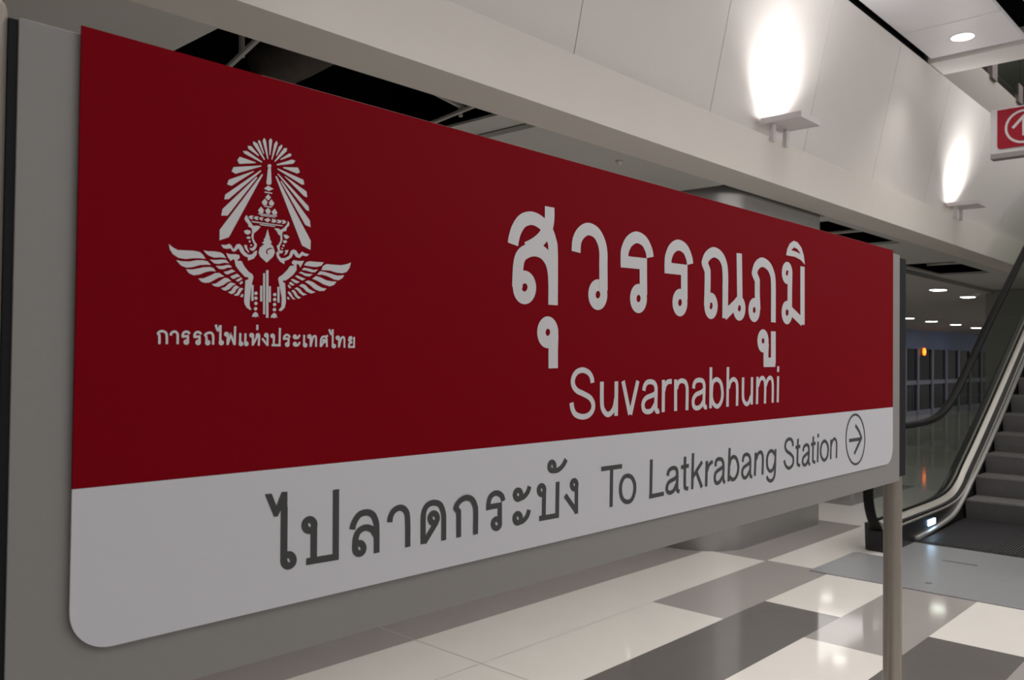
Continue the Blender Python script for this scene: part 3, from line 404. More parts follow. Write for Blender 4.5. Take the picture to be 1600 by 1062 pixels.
M = dict(
 red=mat('sign_red_film', (0.22, 0.0026, 0.0085), 0.45, spec=0.02, noise=0.04, nscale=300),
 white=mat('sign_white_film', (0.66, 0.665, 0.71), 0.42, spec=0.2, noise=0.02, nscale=300),
 mark_white=mat('sign_white_lettering', (0.68, 0.675, 0.70), 0.4, spec=0.2),
 mark_grey=mat('sign_grey_lettering', (0.045, 0.05, 0.05), 0.4),
 panel_grey=mat('sign_backing_grey', (0.285, 0.277, 0.27), 0.45, spec=0.3, noise=0.03, nscale=200),
 panel_core=mat('sign_panel_core', (0.05, 0.05, 0.05), 0.5),
 edge_pale=mat('panel_edge_pale', (0.52, 0.40, 0.37), 0.5),
 pole_shade=mat('pole_shade_dark', (0.013, 0.013, 0.016), 0.6, spec=0.15),  # near-black colour standing for shade on the pole edges
 steel=mat('brushed_steel', (0.36, 0.325, 0.285), 0.36, metal=0.7, brushed=(1, 1, 0.03), nscale=60),
 wall=mat('wall_cladding', (0.72, 0.68, 0.655), 0.6, noise=0.02, nscale=6),
 joint=mat('wall_joint', (0.56, 0.51, 0.50), 0.8),
 bulkhead=mat('bulkhead_paint', (0.72, 0.68, 0.63), 0.6, noise=0.02, nscale=6),
 soffit=mat('soffit_tile', (0.54, 0.535, 0.51), 0.7, noise=0.02, nscale=8),
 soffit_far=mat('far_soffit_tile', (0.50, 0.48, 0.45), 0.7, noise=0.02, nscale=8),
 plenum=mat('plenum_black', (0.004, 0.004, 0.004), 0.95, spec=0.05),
 galv=mat('galvanised_steel', (0.55, 0.53, 0.5), 0.5, metal=0.3),
 duct=mat('duct_wrap', (0.055, 0.045, 0.038), 0.8, noise=0.4, nscale=14),
 light_tile=mat('floor_light_tile', (0.60, 0.57, 0.53), 0.07, noise=0.035, nscale=5),
 mauve_tile=mat('floor_mauve_tile', (0.28, 0.256, 0.244), 0.07, noise=0.04, nscale=5),
 dark_tile=mat('floor_dark_tile', (0.112, 0.104, 0.097), 0.07, noise=0.06, nscale=5),
 seam=mat('floor_seam', (0.36, 0.33, 0.30), 0.5),
 plate=mat('landing_plate_steel', (0.27, 0.272, 0.28), 0.33, metal=0.35, noise=0.05, nscale=9),
 plate_mark=mat('landing_plate_recess', (0.08, 0.08, 0.08), 0.6),
 column=mat('column_cladding', (0.34, 0.33, 0.325), 0.3, metal=0.6, noise=0.03, nscale=4),
 ceil=mat('high_ceiling_panel', (0.90, 0.895, 0.94), 0.35, noise=0.02, nscale=4),
 soffit_edge=mat('ceiling_border', (0.74, 0.71, 0.69), 0.6),
 slab=mat('slab_edge_paint', (0.30, 0.27, 0.25), 0.7, noise=0.03, nscale=5),
 bracket=mat('glass_bracket', (0.10, 0.075, 0.07), 0.5),
 lamp=mat('lamp_diffuser', (1, 1, 1), 0.4, emit=(1, 0.98, 0.95), estr=9.0),
 lamp_far=mat('far_lamp_diffuser', (1, 1, 1), 0.4, emit=(1, 0.98, 0.93), estr=11.0),
 lamp_floor=mat('deep_lamp_diffuser', (1, 1, 1), 0.4, emit=(1, 0.96, 0.9), estr=5.0),
 ring=mat('lamp_trim', (0.7, 0.68, 0.66), 0.4),
 fixture=mat('fixture_white', (0.66, 0.62, 0.63), 0.5),
 rubber=mat('handrail_rubber', (0.005, 0.005, 0.005), 0.5, spec=0.15),
 black=mat('escalator_black', (0.012, 0.011, 0.012), 0.35),
 skirt=mat('escalator_skirt', (0.014, 0.013, 0.014), 0.45),
 deck=mat('escalator_deck_steel', (0.50, 0.475, 0.435), 0.32, metal=0.45, noise=0.05, nscale=8),
 trim=mat('escalator_trim', (0.50, 0.49, 0.47), 0.4, metal=0.5),
 step=mat('escalator_step', (0.15, 0.142, 0.14), 0.5, noise=0.15, nscale=30),
 comb=mat('escalator_comb_plate', (0.028, 0.026, 0.028), 0.5, noise=0.15, nscale=30),
 glass_side=glass('balustrade_glass', (0.80, 0.84, 0.80)),
 glass_green=glass('green_glass', (0.50, 0.64, 0.56)),
 glass_shop=glass('shop_glass', (0.62, 0.64, 0.64), 1.12),
 led=mat('indicator_light', (1, 1, 1), 0.3, emit=(0.45, 0.72, 1.0), estr=10.0),
 dark_wall=mat('dark_wall_paint', (0.25, 0.245, 0.225), 0.7, noise=0.05, nscale=4),
 far_wall=mat('far_wall_paint', (0.30, 0.28, 0.26), 0.7),
 shop_blue=mat('shop_fascia_blue', (0.10, 0.15, 0.30), 0.5, noise=0.05, nscale=2),
 mullion=mat('shop_mullion', (0.20, 0.22, 0.30), 0.4),
 shop_in=mat('shop_interior', (0.016, 0.014, 0.013), 0.8, noise=0.3, nscale=2),
 shelf=mat('shop_display_dark', (0.10, 0.095, 0.085), 0.7),
 poster_red=mat('red_display_panel', (0.14, 0.025, 0.03), 0.6),
 pale_panel=mat('pale_display_panel', (0.26, 0.26, 0.25), 0.6),
 orange=mat('orange_lamp', (1, 0.2, 0.02), 0.4, emit=(1.0, 0.16, 0.01), estr=4.0),
 orange_dim=mat('orange_lamp_face', (1, 0.4, 0.1), 0.4, emit=(1.0, 0.42, 0.08), estr=2.0),
 hang_white=mat('hanging_sign_white', (0.42, 0.40, 0.41), 0.4),
 hang_red=mat('hanging_sign_red', (0.22, 0.010, 0.02), 0.45, spec=0.12),
 hang_bar=mat('hanging_sign_bar', (0.19, 0.178, 0.175), 0.45),
)

# ---------------------------------------------------------------- mesh helpers
def obj(name, bm, material, parent=None, smooth=False, recalc=True):
    if recalc: bmesh.ops.recalc_face_normals(bm, faces=bm.faces)
    me = bpy.data.meshes.new(name); bm.to_mesh(me); bm.free()
    mats = material if isinstance(material, (list, tuple)) else [material]
    for x in mats: me.materials.append(x)
    o = bpy.data.objects.new(name, me); C.objects.link(o)
    if parent is not None: o.parent = parent
    if smooth:
        for p in me.polygons: p.use_smooth = True
        try: me.set_sharp_from_angle(angle=math.radians(40))
        except Exception: pass
    return o
def thing(name, label, cat, loc=(0, 0, 0), group=None):
    o = bpy.data.objects.new(name, None); C.objects.link(o); o.location = loc; o.empty_display_size = 0.1
    o['label'] = label; o['category'] = cat
    if group: o['group'] = group
    return o
def tag(o, label, cat, group=None):
    o['label'] = label; o['category'] = cat
    if group: o['group'] = group
    return o
def struct(name, bm, material, label=None, cat=None, smooth=False):
    o = obj(name, bm, material, smooth=smooth); o['kind'] = 'structure'
    if label: o['label'] = label
    if cat: o['category'] = cat
    return o
def box(bm, x0, x1, y0, y1, z0, z1, mi=0):
    v = [bm.verts.new(p) for p in ((x0,y0,z0),(x1,y0,z0),(x1,y1,z0),(x0,y1,z0),(x0,y0,z1),(x1,y0,z1),(x1,y1,z1),(x0,y1,z1))]
    for f in ((0,3,2,1),(4,5,6,7),(0,1,5,4),(1,2,6,5),(2,3,7,6),(3,0,4,7)):
        q = bm.faces.new([v[i] for i in f]); q.material_index = mi
def bbox(x0, x1, y0, y1, z0, z1, bevel=0.0):
    bm = bmesh.new(); box(bm, x0, x1, y0, y1, z0, z1)
    if bevel: bmesh.ops.bevel(bm, geom=list(bm.edges), offset=bevel, segments=2, affect='EDGES', profile=0.5)
    return bm
def prism(bm, pts, axis, a0, a1, mi=0):
    """closed 2D outline extruded along an axis: 'y' takes (x,z), 'x' takes (y,z), 'z' takes (x,y)"""
    def P(q, a):
        return {'y': (q[0], a, q[1]), 'x': (a, q[0], q[1]), 'z': (q[0], q[1], a)}[axis]
    A = [bm.verts.new(P(q, a0)) for q in pts]; B = [bm.verts.new(P(q, a1)) for q in pts]
    n = len(pts)
    for t in geometry.tessellate_polygon([[Vector((q[0], q[1], 0)) for q in pts]]):
        for V in (A, B):
            try: bm.faces.new([V[i] for i in t]).material_index = mi
            except ValueError: pass
    for i in range(n):
        bm.faces.new((A[i], A[(i+1) % n], B[(i+1) % n], B[i])).material_index = mi
def cyl(bm, c, r, z0, z1, n=28, r1=None, cap=True):
    r1 = r if r1 is None else r1
    A = [bm.verts.new((c[0]+r*math.cos(t), c[1]+r*math.sin(t), z0)) for t in [2*math.pi*i/n for i in range(n)]]
    B = [bm.verts.new((c[0]+r1*math.cos(t), c[1]+r1*math.sin(t), z1)) for t in [2*math.pi*i/n for i in range(n)]]
    for i in range(n): bm.faces.new((A[i], A[(i+1) % n], B[(i+1) % n], B[i]))
    if cap: bm.faces.new(A[::-1]); bm.faces.new(B)
def lathe(bm, c, prof, n=28):
    rings = []
    for r, z in prof:
        rings.append([bm.verts.new((c[0]+r*math.cos(2*math.pi*i/n), c[1]+r*math.sin(2*math.pi*i/n), z)) for i in range(n)])
    for A, B in zip(rings, rings[1:]):
        for i in range(n): bm.faces.new((A[i], A[(i+1) % n], B[(i+1) % n], B[i]))
    bm.faces.new(rings[0][::-1]); bm.faces.new(rings[-1])
def tube(bm, path, r, n=10):
    pts = [Vector(p) for p in path]; rings = []
    for i, p in enumerate(pts):
        d = (pts[min(i+1, len(pts)-1)] - pts[max(i-1, 0)]).normalized()
        a = d.orthogonal().normalized(); b = d.cross(a)
        if rings:
            a = (pa - d*pa.dot(d)).normalized(); b = d.cross(a)
        pa = a
        rings.append([bm.verts.new(p + a*r*math.cos(2*math.pi*k/n) + b*r*math.sin(2*math.pi*k/n)) for k in range(n)])
    for A, B in zip(rings, rings[1:]):
        for i in range(n): bm.faces.new((A[i], A[(i+1) % n], B[(i+1) % n], B[i]))
    bm.faces.new(rings[0][::-1]); bm.faces.new(rings[-1])
def sweep_xz(bm, path, sect):
    """sweep a closed section [(y, n)] along an x-z path, n measured along the path's upward normal"""
    rings = []
    for i, p in enumerate(path):
        a, b = path[max(i-1, 0)], path[min(i+1, len(path)-1)]
        d = Vector((b[0]-a[0], b[1]-a[1])).normalized(); nrm = Vector((-d.y, d.x))
        rings.append([bm.verts.new((p[0]+nrm.x*h, y, p[1]+nrm.y*h)) for y, h in sect])
    k = len(sect)
    for A, B in zip(rings, rings[1:]):
        for i in range(k): bm.faces.new((A[i], A[(i+1) % k], B[(i+1) % k], B[i]))
    bm.faces.new(rings[0][::-1]); bm.faces.new(rings[-1])
def catmull(P, closed=False, n=6):
    out = []; N = len(P)
    for i in range(N if closed else N-1):
        a, b = P[i], P[(i+1) % N]
        p0 = P[(i-1) % N] if (closed or i > 0) else a
        p3 = P[(i+2) % N] if (closed or i+2 < N) else b
        if len(a) > 2: p0 = a
        if len(b) > 2: p3 = b
        for j in range(n):
            t = j/n; t2, t3 = t*t, t*t*t
            out.append(tuple(0.5*(2*a[k] + (b[k]-p0[k])*t + (2*p0[k]-5*a[k]+4*b[k]-p3[k])*t2 + (3*a[k]-p0[k]-3*b[k]+p3[k])*t3) for k in (0, 1)))
    if not closed: out.append((P[-1][0], P[-1][1]))
    return out
def strip(bm, pts, wv, wh, y, closed=False, flip=False, plane='xz', at=None):
    """flat brush stroke of width wv (upright runs) / wh (level runs) lying on the sign's face"""
    n = len(pts); L = []; R = []; turns = set()
    for i in range(n):
        if closed: a, b = pts[i-1], pts[(i+1) % n]
        else: a, b = pts[max(i-1, 0)], pts[min(i+1, n-1)]
        p = pts[i]
        def nrm(q, s):
            d = Vector((s[0]-q[0], s[1]-q[1]));
            return Vector((-d.y, d.x)).normalized() if d.length > 1e-9 else Vector((0, 0))
        N = nrm(a, b)
        if closed or 0 < i < n-1:
            n1, n2 = nrm(a, p), nrm(p, b); c = n1.dot(n2)
            if c < 0.86: turns.add(i)
            if c < 0.9 and (n1+n2).length > 1e-6:
                N = (n1+n2).normalized() * min(1.5, 1.0/max(0.4, (n1+n2).normalized().dot(n1)))
        o = Vector((N.x*wv/2, N.y*wh/2))
        L.append((p[0]+o.x, p[1]+o.y)); R.append((p[0]-o.x, p[1]-o.y))
    lay = y
    def V(q): return bm.verts.new((q[0], lay, q[1]) if plane == 'xz' else (at + lay, q[0], q[1]))
    A = [V(q) for q in L]; B = [V(q) for q in R]
    for i in range(n if closed else n-1):
        j = (i+1) % n
        if i in turns:      # past a sharp turn the stroke lies on its own thin layer
            lay -= 0.00002
            for k in range(i, n): A[k] = V(L[k]); B[k] = V(R[k])
        bm.faces.new((A[i], A[j], B[j], B[i]))
def poly(bm, pts, y, holes=()):
    loops = [pts] + list(holes); vs = []
    for l in loops: vs += [bm.verts.new((q[0], y, q[1])) for q in l]
    for t in geometry.tessellate_polygon([[Vector((q[0], q[1], 0)) for q in l] for l in loops]):
        try: bm.faces.new([vs[i] for i in t])
        except ValueError: pass
def marks(name, key, wv, wh, material, parent, ring=None, y0=-0.0005, part=(0, None)):
    bm = bmesh.new()
    for i, s in enumerate(SIGN_MARKS[key][part[0]:part[1]]):
        y = y0 - 0.00006*(i % 5); k = s[0]
        if k == 'L':
            cut = [q for q, pt in enumerate(s[1]) if len(pt) > 2]; ends = [0] + cut + [len(s[1])-1]
            for q, (a, b) in enumerate(zip(ends, ends[1:])):      # a stroke with corners: butt pieces and a round join
                strip(bm, catmull([pt[:2] for pt in s[1][a:b+1]]), wv, wh, y - 0.00035*q)
                if q: poly(bm, [(s[1][a][0]+wv*0.5*math.cos(t), s[1][a][1]+wh*0.5*math.sin(t)) for t in [math.pi*h/14 for h in range(28)]], y - 0.00035*q + 0.00017)
        elif k == 'R': strip(bm, catmull(s[1], True, 4), ring[0] if ring else wv, ring[1] if ring else wh, y, closed=True)
        elif k == 'P': poly(bm, s[1], y)
        elif k == 'S': poly(bm, catmull(s[1], True, 4), y)
        elif k == 'H': poly(bm, s[1], y, [s[2]])
    bmesh.ops.delete(bm, geom=[v for v in bm.verts if not v.link_faces], context='VERTS')
    for f in bm.faces:
        f.normal_update()
        if f.normal.y > 0: f.normal_flip()
    return obj(name, bm, material, parent, recalc=False)
def round_rect(x0, x1, z0, z1, r_bl, r_br, n=10):
    pts = [(x0, z1)]
    pts += [(x0+r_bl-r_bl*math.cos(t), z0+r_bl-r_bl*math.sin(t)) for t in [math.pi/2*i/n for i in range(n+1)]]
    pts += [(x1-r_br+r_br*math.sin(t), z0+r_br-r_br*math.cos(t)) for t in [math.pi/2*i/n for i in range(n+1)]]
    pts += [(x1, z1)]
    return pts

# ---------------------------------------------------------------- the setting
# floor: rows of stone between y lines, broken at different x
bm = bmesh.new()
LT, MV, DK, SM = 0, 1, 2, 3
Y = [-6.5, -0.53, -0.04, 0.437, 0.928, 1.407, 1.903, 2.402, 2.9, 12.0]
rows = [
 [(-6, 42, LT)],
 [(-6, 3.2, LT), (3.2, 5.6, MV), (5.6, 42, LT)],
 [(-6, 4.665, DK), (4.665, 42, LT)],
 [(-6, 4.16, LT), (4.16, 5.62, MV), (5.62, 42, LT)],
 [(-6, 1.1, LT), (1.1, 4.668, DK), (4.668, 42, LT)],
 [(-6, 4.146, LT), (4.146, 5.70, MV), (5.70, 42, LT)],
 [(-6, 5.67, LT), (5.67, 7.59, MV), (7.59, 42, LT)],
 [(-6, 5.60, MV), (5.60, 8.6, LT), (8.6, 10.6, MV), (10.6, 42, LT)],
 [(-6, 42, LT)],
]
for i, row in enumerate(rows):
    for x0, x1, k in row:
        f = bm.faces.new([bm.verts.new(p) for p in ((x0, Y[i], 0), (x1, Y[i], 0), (x1, Y[i+1], 0), (x0, Y[i+1], 0))]); f.material_index = k
for x0, x1, y0, y1 in ((-6, 4.14, 1.9000, 1.9055), (2.63, 2.6365, 1.409, 2.9), (10.9, 10.906, 1.6, 9), (7.2, 7.206, 2.41, 9)):
    f = bm.faces.new([bm.verts.new(p) for p in ((x0, y0, 0.0006), (x1, y0, 0.0006), (x1, y1, 0.0006), (x0, y1, 0.0006))]); f.material_index = SM
box(bm, -6, 42, -6.5, 12, -0.3, -0.02, LT)
struct('floor', bm, [M['light_tile'], M['mauve_tile'], M['dark_tile'], M['seam']])

# bulkhead band and the leaning clad wall over it
bm = bmesh.new(); box(bm, -6, 26, 1.872, 2.185, 2.865, 3.205)
struct('trim_1', bm, M['bulkhead'])
def wall_y(z): return 1.99 - 0.215*(z-3.205)
bm = bmesh.new(); xs = [-6.0] + [3.41 + 1.53*k for k in range(-5, 15)] + [26.0]
for a, b in zip(xs, xs[1:]):
    prism(bm, [(wall_y(3.18), 3.18), (wall_y(4.54), 4.54), (wall_y(4.54)+0.03, 4.54), (wall_y(3.18)+0.03, 3.18)], 'x', a+0.0035, b-0.0035)
prism(bm, [(wall_y(3.18)+0.012, 3.19), (wall_y(4.54)+0.012, 4.53), (wall_y(4.54)+0.12, 4.53), (wall_y(3.18)+0.12, 3.19)], 'x', -6, 26, 1)
struct('wall_left', bm, [M['wall'], M['joint']])

# soffit with missing tiles, plenum above
bm = bmesh.new()
SZ0, SZ1 = 2.865, 2.895
def sof(x0, x1, y0, y1): box(bm, x0, x1, y0, y1, SZ0, SZ1)
sof(-6, 1.335, 2.185, 3.2); sof(3.33, 5.53, 2.185, 3.2)
sof(7.44, 7.72, 2.185, 3.2); sof(7.72, 9.75, 2.185, 2.29); sof(7.72, 9.75, 2.95, 3.2)
sof(5.53, 7.44, 2.185, 2.19)
sof(9.75, 12.05, 2.185, 3.2); sof(12.05, 13.95, 2.185, 2.385); sof(12.05, 13.95, 3.11, 3.2); sof(13.95, 17.4, 2.185, 3.2)
sof(1.335, 3.33, 2.185, 2.19); sof(1.335, 3.33, 3.0, 3.2)
struct('ceiling', bm, M['soffit'])
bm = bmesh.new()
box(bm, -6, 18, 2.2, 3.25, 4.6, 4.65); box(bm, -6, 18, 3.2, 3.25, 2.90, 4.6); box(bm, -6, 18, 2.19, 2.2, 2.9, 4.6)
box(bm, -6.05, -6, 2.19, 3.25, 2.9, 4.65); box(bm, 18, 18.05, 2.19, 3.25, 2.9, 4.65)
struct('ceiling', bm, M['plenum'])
bm = bmesh.new()
def zc(y): return 2.80 - 0.11*(y-3.3)
prism(bm, [(3.2, zc(3.2)), (12, zc(12)), (12, zc(12)+0.03), (3.2, zc(3.2)+0.03)], 'x', -6, 45)
for yy in (4.35, 5.5): prism(bm, [(yy, zc(yy)-0.002), (yy+0.03, zc(yy+0.03)-0.002), (yy+0.03, zc(yy+0.03)), (yy, zc(yy))], 'x', -6, 44, 1)
struct('ceiling', bm, [M['soffit_far'], M['joint']])
bm = bmesh.new(); box(bm, -6, 14.3, 3.19, 3.2, 2.80, 2.90); box(bm, 14.3, 17.4, 3.19, 3.2, 2.80, 2.866)
struct('trim_2', bm, M['dark_wall'])
bm = bmesh.new(); box(bm, 17.4, 17.7, 1.9, 3.32, 0, 2.9); box(bm, 17.7, 26, 1.9, 2.2, 0, 2.9)
struct('wall_back', bm, M['dark_wall'])
bm = bmesh.new(); box(bm, -6.2, -6, -6.5, 12, 0, 4.8)
struct('wall_front', bm, M['far_wall'])
bm = bmesh.new(); box(bm, -6, 23.2, 8.9, 9.1, 0, 2.45); box(bm, 34, 45, 8.2, 8.4, 0, 2.45)
struct('wall_far', bm, M['far_wall'])

# high ceiling over the hall
bm = bmesh.new()
box(bm, -6, 7.89, 0.84, 1.672, 4.58, 4.62); box(bm, 7.91, 8.77, 0.84, 1.672, 4.58, 4.62)
box(bm, 7.89, 7.91, 0.84, 1.56, 4.592, 4.62, 1); box(bm, 7.885, 7.915, 1.56, 1.672, 4.58, 4.62)
box(bm, -6, 8.77, -6.5, 0.64, 4.58, 4.62); box(bm, -6, 9.3, -6.5, 1.95, 4.80, 4.85, 2)
box(bm, -6, 8.77, 1.72, 1.95, 4.545, 4.60, 2)
struct('ceiling', bm, [M['ceil'], M['joint'], M['plenum']])
bm = bmesh.new(); box(bm, 8.83, 9.28, -6.5, 1.72, 4.55, 4.72)
struct('trim_3', bm, M['soffit_edge'])
# upper floor beyond the opening
bm = bmesh.new(); box(bm, 9.28, 26, 1.73, 2.0, 4.53, 5.03); box(bm, 9.28, 26, 2.0, 8, 4.9, 5.03)
struct('trim_4', bm, M['slab'])
bm = bmesh.new(); box(bm, 9.3, 26, -6.5, 8, 6.9, 7.0)
struct('ceiling', bm, M['slab'])
bm = bmesh.new(); box(bm, 9.3, 26, 5.0, 5.2, 5.03, 6.9); box(bm, 26, 26.2, -6.5, 1.9, 0, 7)
struct('wall_upper', bm, M['slab'])

# ---------------------------------------------------------------- station sign
ZT, ZB, ZW, ZK, XR = 1.9233, 1.3524, 1.1499, 1.0755, 2.8253
sign = thing('station_sign', 'large red and white station name board on a grey panel held by steel poles', 'sign', (1.4, 0.05, 0))
def child(o, root):
    o.parent = root; o.matrix_parent_inverse = Matrix.Translation(-root.location)
    return o
bk = child(obj('backing_panel', bbox(-0.068, 2.915, 0.007, 0.036, ZK, 1.915, 0.001), M['panel_grey']), sign)
bm = bmesh.new(); prism(bm, [(0, ZB), (XR, ZB), (XR, ZT), (0, ZT)], 'y', 0.0, 0.003)
bm.faces.ensure_lookup_table()
rp = child(obj('red_panel', bm, M['red']), sign)
bm = bmesh.new(); prism(bm, round_rect(0, XR, ZW, ZB-0.0004, 0.052, 0.06), 'y', 0.0, 0.003)
wp = child(obj('white_panel', bm, M['white']), sign)
core = child(obj('panel_core', bbox(0.006, XR-0.006, 0.0031, 0.0069, ZW+0.045, 1.913), M['panel_core']), sign)
child(obj('edge_strip', bbox(0.25, XR-0.01, 0.0031, 0.0060, ZT-0.012, ZT+0.0014), M['edge_pale']), sign)
def sub(o, parent):
    o.parent = parent; o.matrix_parent_inverse = parent.matrix_parent_inverse.copy() if False else Matrix.Identity(4)
    return o
BW = dict(big=(0.0292, 0.0262), latin=(0.0132, 0.0116), thaidest=(0.0116, 0.0103), latindest=(0.0112, 0.0098), small=(0.0034, 0.0033))
sub(marks('emblem', 'emblem', 0.004, 0.004, M['mark_white'], None), rp)['label'] = 'white winged railway crest with rays'
sub(marks('lettering', 'small', *BW['small'], M['mark_white'], None), rp)['label'] = 'small white Thai lettering under the crest'
sub(marks('lettering', 'big', *BW['big'], M['mark_white'], None, ring=(0.0252, 0.0245)), rp)['label'] = 'large white Thai lettering'
sub(marks('lettering', 'latin', *BW['latin'], M['mark_white'], None), rp)['label'] = 'white Latin lettering reading Suvarnabhumi'
sub(marks('lettering', 'thaidest', *BW['thaidest'], M['mark_grey'], None), wp)['label'] = 'dark grey Thai lettering'
for a, b, word in ((0, 3, 'To'), (3, 24, 'Latkrabang'), (24, None, 'Station')):
    sub(marks('lettering', 'latindest', *BW['latindest'], M['mark_grey'], None, part=(a, b)), wp)['label'] = 'dark grey word reading ' + word
sub(marks('arrow_symbol', 'arrow', 0.0115, 0.0115, M['mark_grey'], None, ring=(0.0085, 0.0075)), wp)['label'] = 'dark grey right arrow in a circle'
# poles and dark strips that put the shade on their edges into colour
bm = bmesh.new(); lathe(bm, (2.985, 0.055), [(0.0335, 0.0), (0.0335, 1.9), (0.028, 1.906), (0.0, 1.9065)][:3])
child(obj('pole', bm, M['steel'], smooth=True), sign)
bm = bmesh.new(); lathe(bm, (2.985, 0.055), [(0.085, 0.0), (0.085, 0.008), (0.05, 0.012), (0.036, 0.03)])
child(obj('base_flange', bm, M['steel'], smooth=True), sign)
child(obj('pole_shade_strip', bbox(2.9152, 2.985, 0.0085, 0.0205, 1.09, 1.905), M['pole_shade']), sign)  # upper pole edge in shade, modelled as a dark strip
bm = bmesh.new(); lathe(bm, (-0.1105, 0.022), [(0.0335, 0.0), (0.0335, 1.918), (0.031, 1.926), (0.024, 1.932), (0.012, 1.934)])
child(obj('pole', bm, M['steel'], smooth=True), sign)
bm = bmesh.new(); lathe(bm, (-0.1105, 0.022), [(0.085, 0.0), (0.085, 0.008), (0.05, 0.012), (0.036, 0.03)])
child(obj('base_flange', bm, M['steel'], smooth=True), sign)
child(obj('pole_shade_strip', bbox(-0.0785, -0.0685, 0.009, 0.03, ZK, 1.912), M['pole_shade']), sign)

# ---------------------------------------------------------------- column
bm = bmesh.new(); rr = 0.42
pts = [(5.55+rr-rr*math.sin(t), 2.22+rr-rr*math.cos(t)) for t in [math.pi/2*i/16 for i in range(16, -1, -1)]] + [(7.37, 2.22), (7.37, 3.05), (5.55, 3.05)]
prism(bm, pts, 'z', 0.0, 2.90)
col = obj('column', bm, M['column'], smooth=True)
tag(col, 'broad grey clad column with a rounded corner behind the station sign', 'column')

# ---------------------------------------------------------------- things in the open ceiling
def bars(name, label, segs, t=0.018):
    bm = bmesh.new()
    for a, b in segs: tube(bm, [a, b], t, 6)
    return tag(obj(name, bm, M['galv']), label, 'ceiling frame')
bars('ceiling_hanger', 'pale metal grid bar with a hanger in the ceiling hole above the crest', [((1.53, 2.19, 2.885), (1.72, 2.95, 2.905)), ((1.63, 2.52, 2.9), (1.62, 2.53, 3.6))], 0.014)
bars('ceiling_hanger', 'pale grid bar with crooked hanger at the right end of the large ceiling hole', [((2.84, 2.19, 2.885), (2.98, 2.95, 2.885)), ((2.94, 2.42, 2.885), (2.95, 2.5, 3.5)), ((2.90, 2.33, 2.9), (2.50, 2.5, 3.05))], 0.013)
bm = bmesh.new(); box(bm, 3.10, 3.33, 2.19, 3.0, 2.90, 2.915)
tag(obj('loose_ceiling_tile', bm, M['soffit']), 'dull grey strip of ceiling tile closing the right end of the large ceiling hole', 'ceiling tile')
bm = bmesh.new(); tube(bm, [(2.10, 2.36, 3.17), (2.10, 2.52, 3.15), (2.12, 2.8, 3.14), (2.14, 3.1, 3.14)], 0.15, 20)
du = thing('air_duct', 'brown wrapped round duct inside the large ceiling hole above the sign', 'duct', (2.05, 2.75, 3.25))
child(obj('duct_body', bm, M['duct'], smooth=True), du)
bm = bmesh.new(); tube(bm, [(2.05, 2.82, 3.2), (2.05, 2.82, 4.6)], 0.012, 6)
child(obj('hanger_rod', bm, M['galv']), du)
bars('ceiling_hanger', 'faint metal rails inside the small ceiling hole near the sign end', [((9.25, 2.3, 2.98), (9.25, 2.95, 2.98)), ((8.2, 2.62, 3.02), (9.75, 2.62, 3.02)), ((8.9, 2.62, 3.02), (8.9, 2.62, 4.6)), ((9.25, 2.62, 3.0), (9.25, 2.62, 4.6))], 0.02)
bars('ceiling_hanger', 'faint metal rails inside the far ceiling hole right of the sign', [((12.05, 2.75, 3.05), (13.95, 2.75, 3.05)), ((13.3, 2.39, 2.98), (13.3, 3.1, 2.98)), ((13.3, 2.75, 3.0), (13.3, 2.75, 4.6))], 0.022)
bm = bmesh.new(); lathe(bm, (4.35, 2.33), [(0.026, 2.865), (0.026, 2.855), (0.014, 2.848), (0.008, 2.835)], 14)
tag(obj('sprinkler_head', bm, M['galv'], smooth=True), 'small pale sprinkler stub under the soffit above the large Thai lettering', 'sprinkler')
bm = bmesh.new(); lathe(bm, (17.1, 3.42), [(0.09, 2.80), (0.09, 2.775), (0.06, 2.745), (0.03, 2.73)], 16)
tag(obj('smoke_detector', bm, M['fixture'], smooth=True), 'tiny round detector on the far ceiling beside the dark wall', 'detector')

# ---------------------------------------------------------------- lamps
def downlight(loc, r, label, material, group=None, power=0.0):
    t = thing('downlight', label, 'ceiling light', loc, group)
    bm = bmesh.new(); n = 28
    lathe(bm, (0, 0), [(r*1.12, 0.0), (r*1.12, -0.006), (r, -0.006), (r*0.98, -0.002)], n)
    obj('trim_ring', bm, M['ring'], t, smooth=True)
    bm = bmesh.new(); lathe(bm, (0, 0), [(r*0.97, -0.0035), (r*0.97, -0.0075)], n)
    obj('lens', bm, material, t)
    if power:
        d = bpy.data.lights.new('downlight_beam', 'SPOT'); d.energy = power; d.spot_size = math.radians(110); d.spot_blend = 0.8
        d.shadow_soft_size = r; d.color = (1, 0.96, 0.9)
        o = bpy.data.objects.new('beam', d); C.objects.link(o); o.parent = t; o.location = (0, 0, -0.02)
    return t
downlight((8.335, 1.262, 4.58), 0.098, 'round recessed light in the pale high ceiling panel at top right', M['lamp'], power=60)
downlight((LAMPS[0]), 0.17, 'nearest bright lamp in the dark far ceiling right of the sign', M['lamp_far'])
downlight((LAMPS[1]), 0.16, 'bright lamp in the far ceiling nearest the dark wall', M['lamp_far'])
for q, lb in zip(LAMPS[2:5], ('left lamp of the far row of three above the blue shop band', 'middle lamp of the far row of three above the blue shop band', 'right lamp of the far row of three beside the handrail')):
    downlight(q, 0.17, lb, M['lamp_far'], 'far row of ceiling lamps')
downlight(LAMPS[5], 0.15, 'far ceiling lamp half hidden by the dark end of the sign', M['lamp_far'], 'far row of ceiling lamps')
for q, lb in zip(LAMPS[6:], ('concourse lamp hidden behind the sign, mirrored as a bright spot left of the pole', 'concourse lamp hidden behind the sign, mirrored on the pale tile beside the pole', 'concourse lamp hidden behind the sign, mirrored low on the pale tile left of the pole')):
    downlight(q, 0.12, lb, M['lamp_floor'], 'concourse lamps mirrored in the floor')

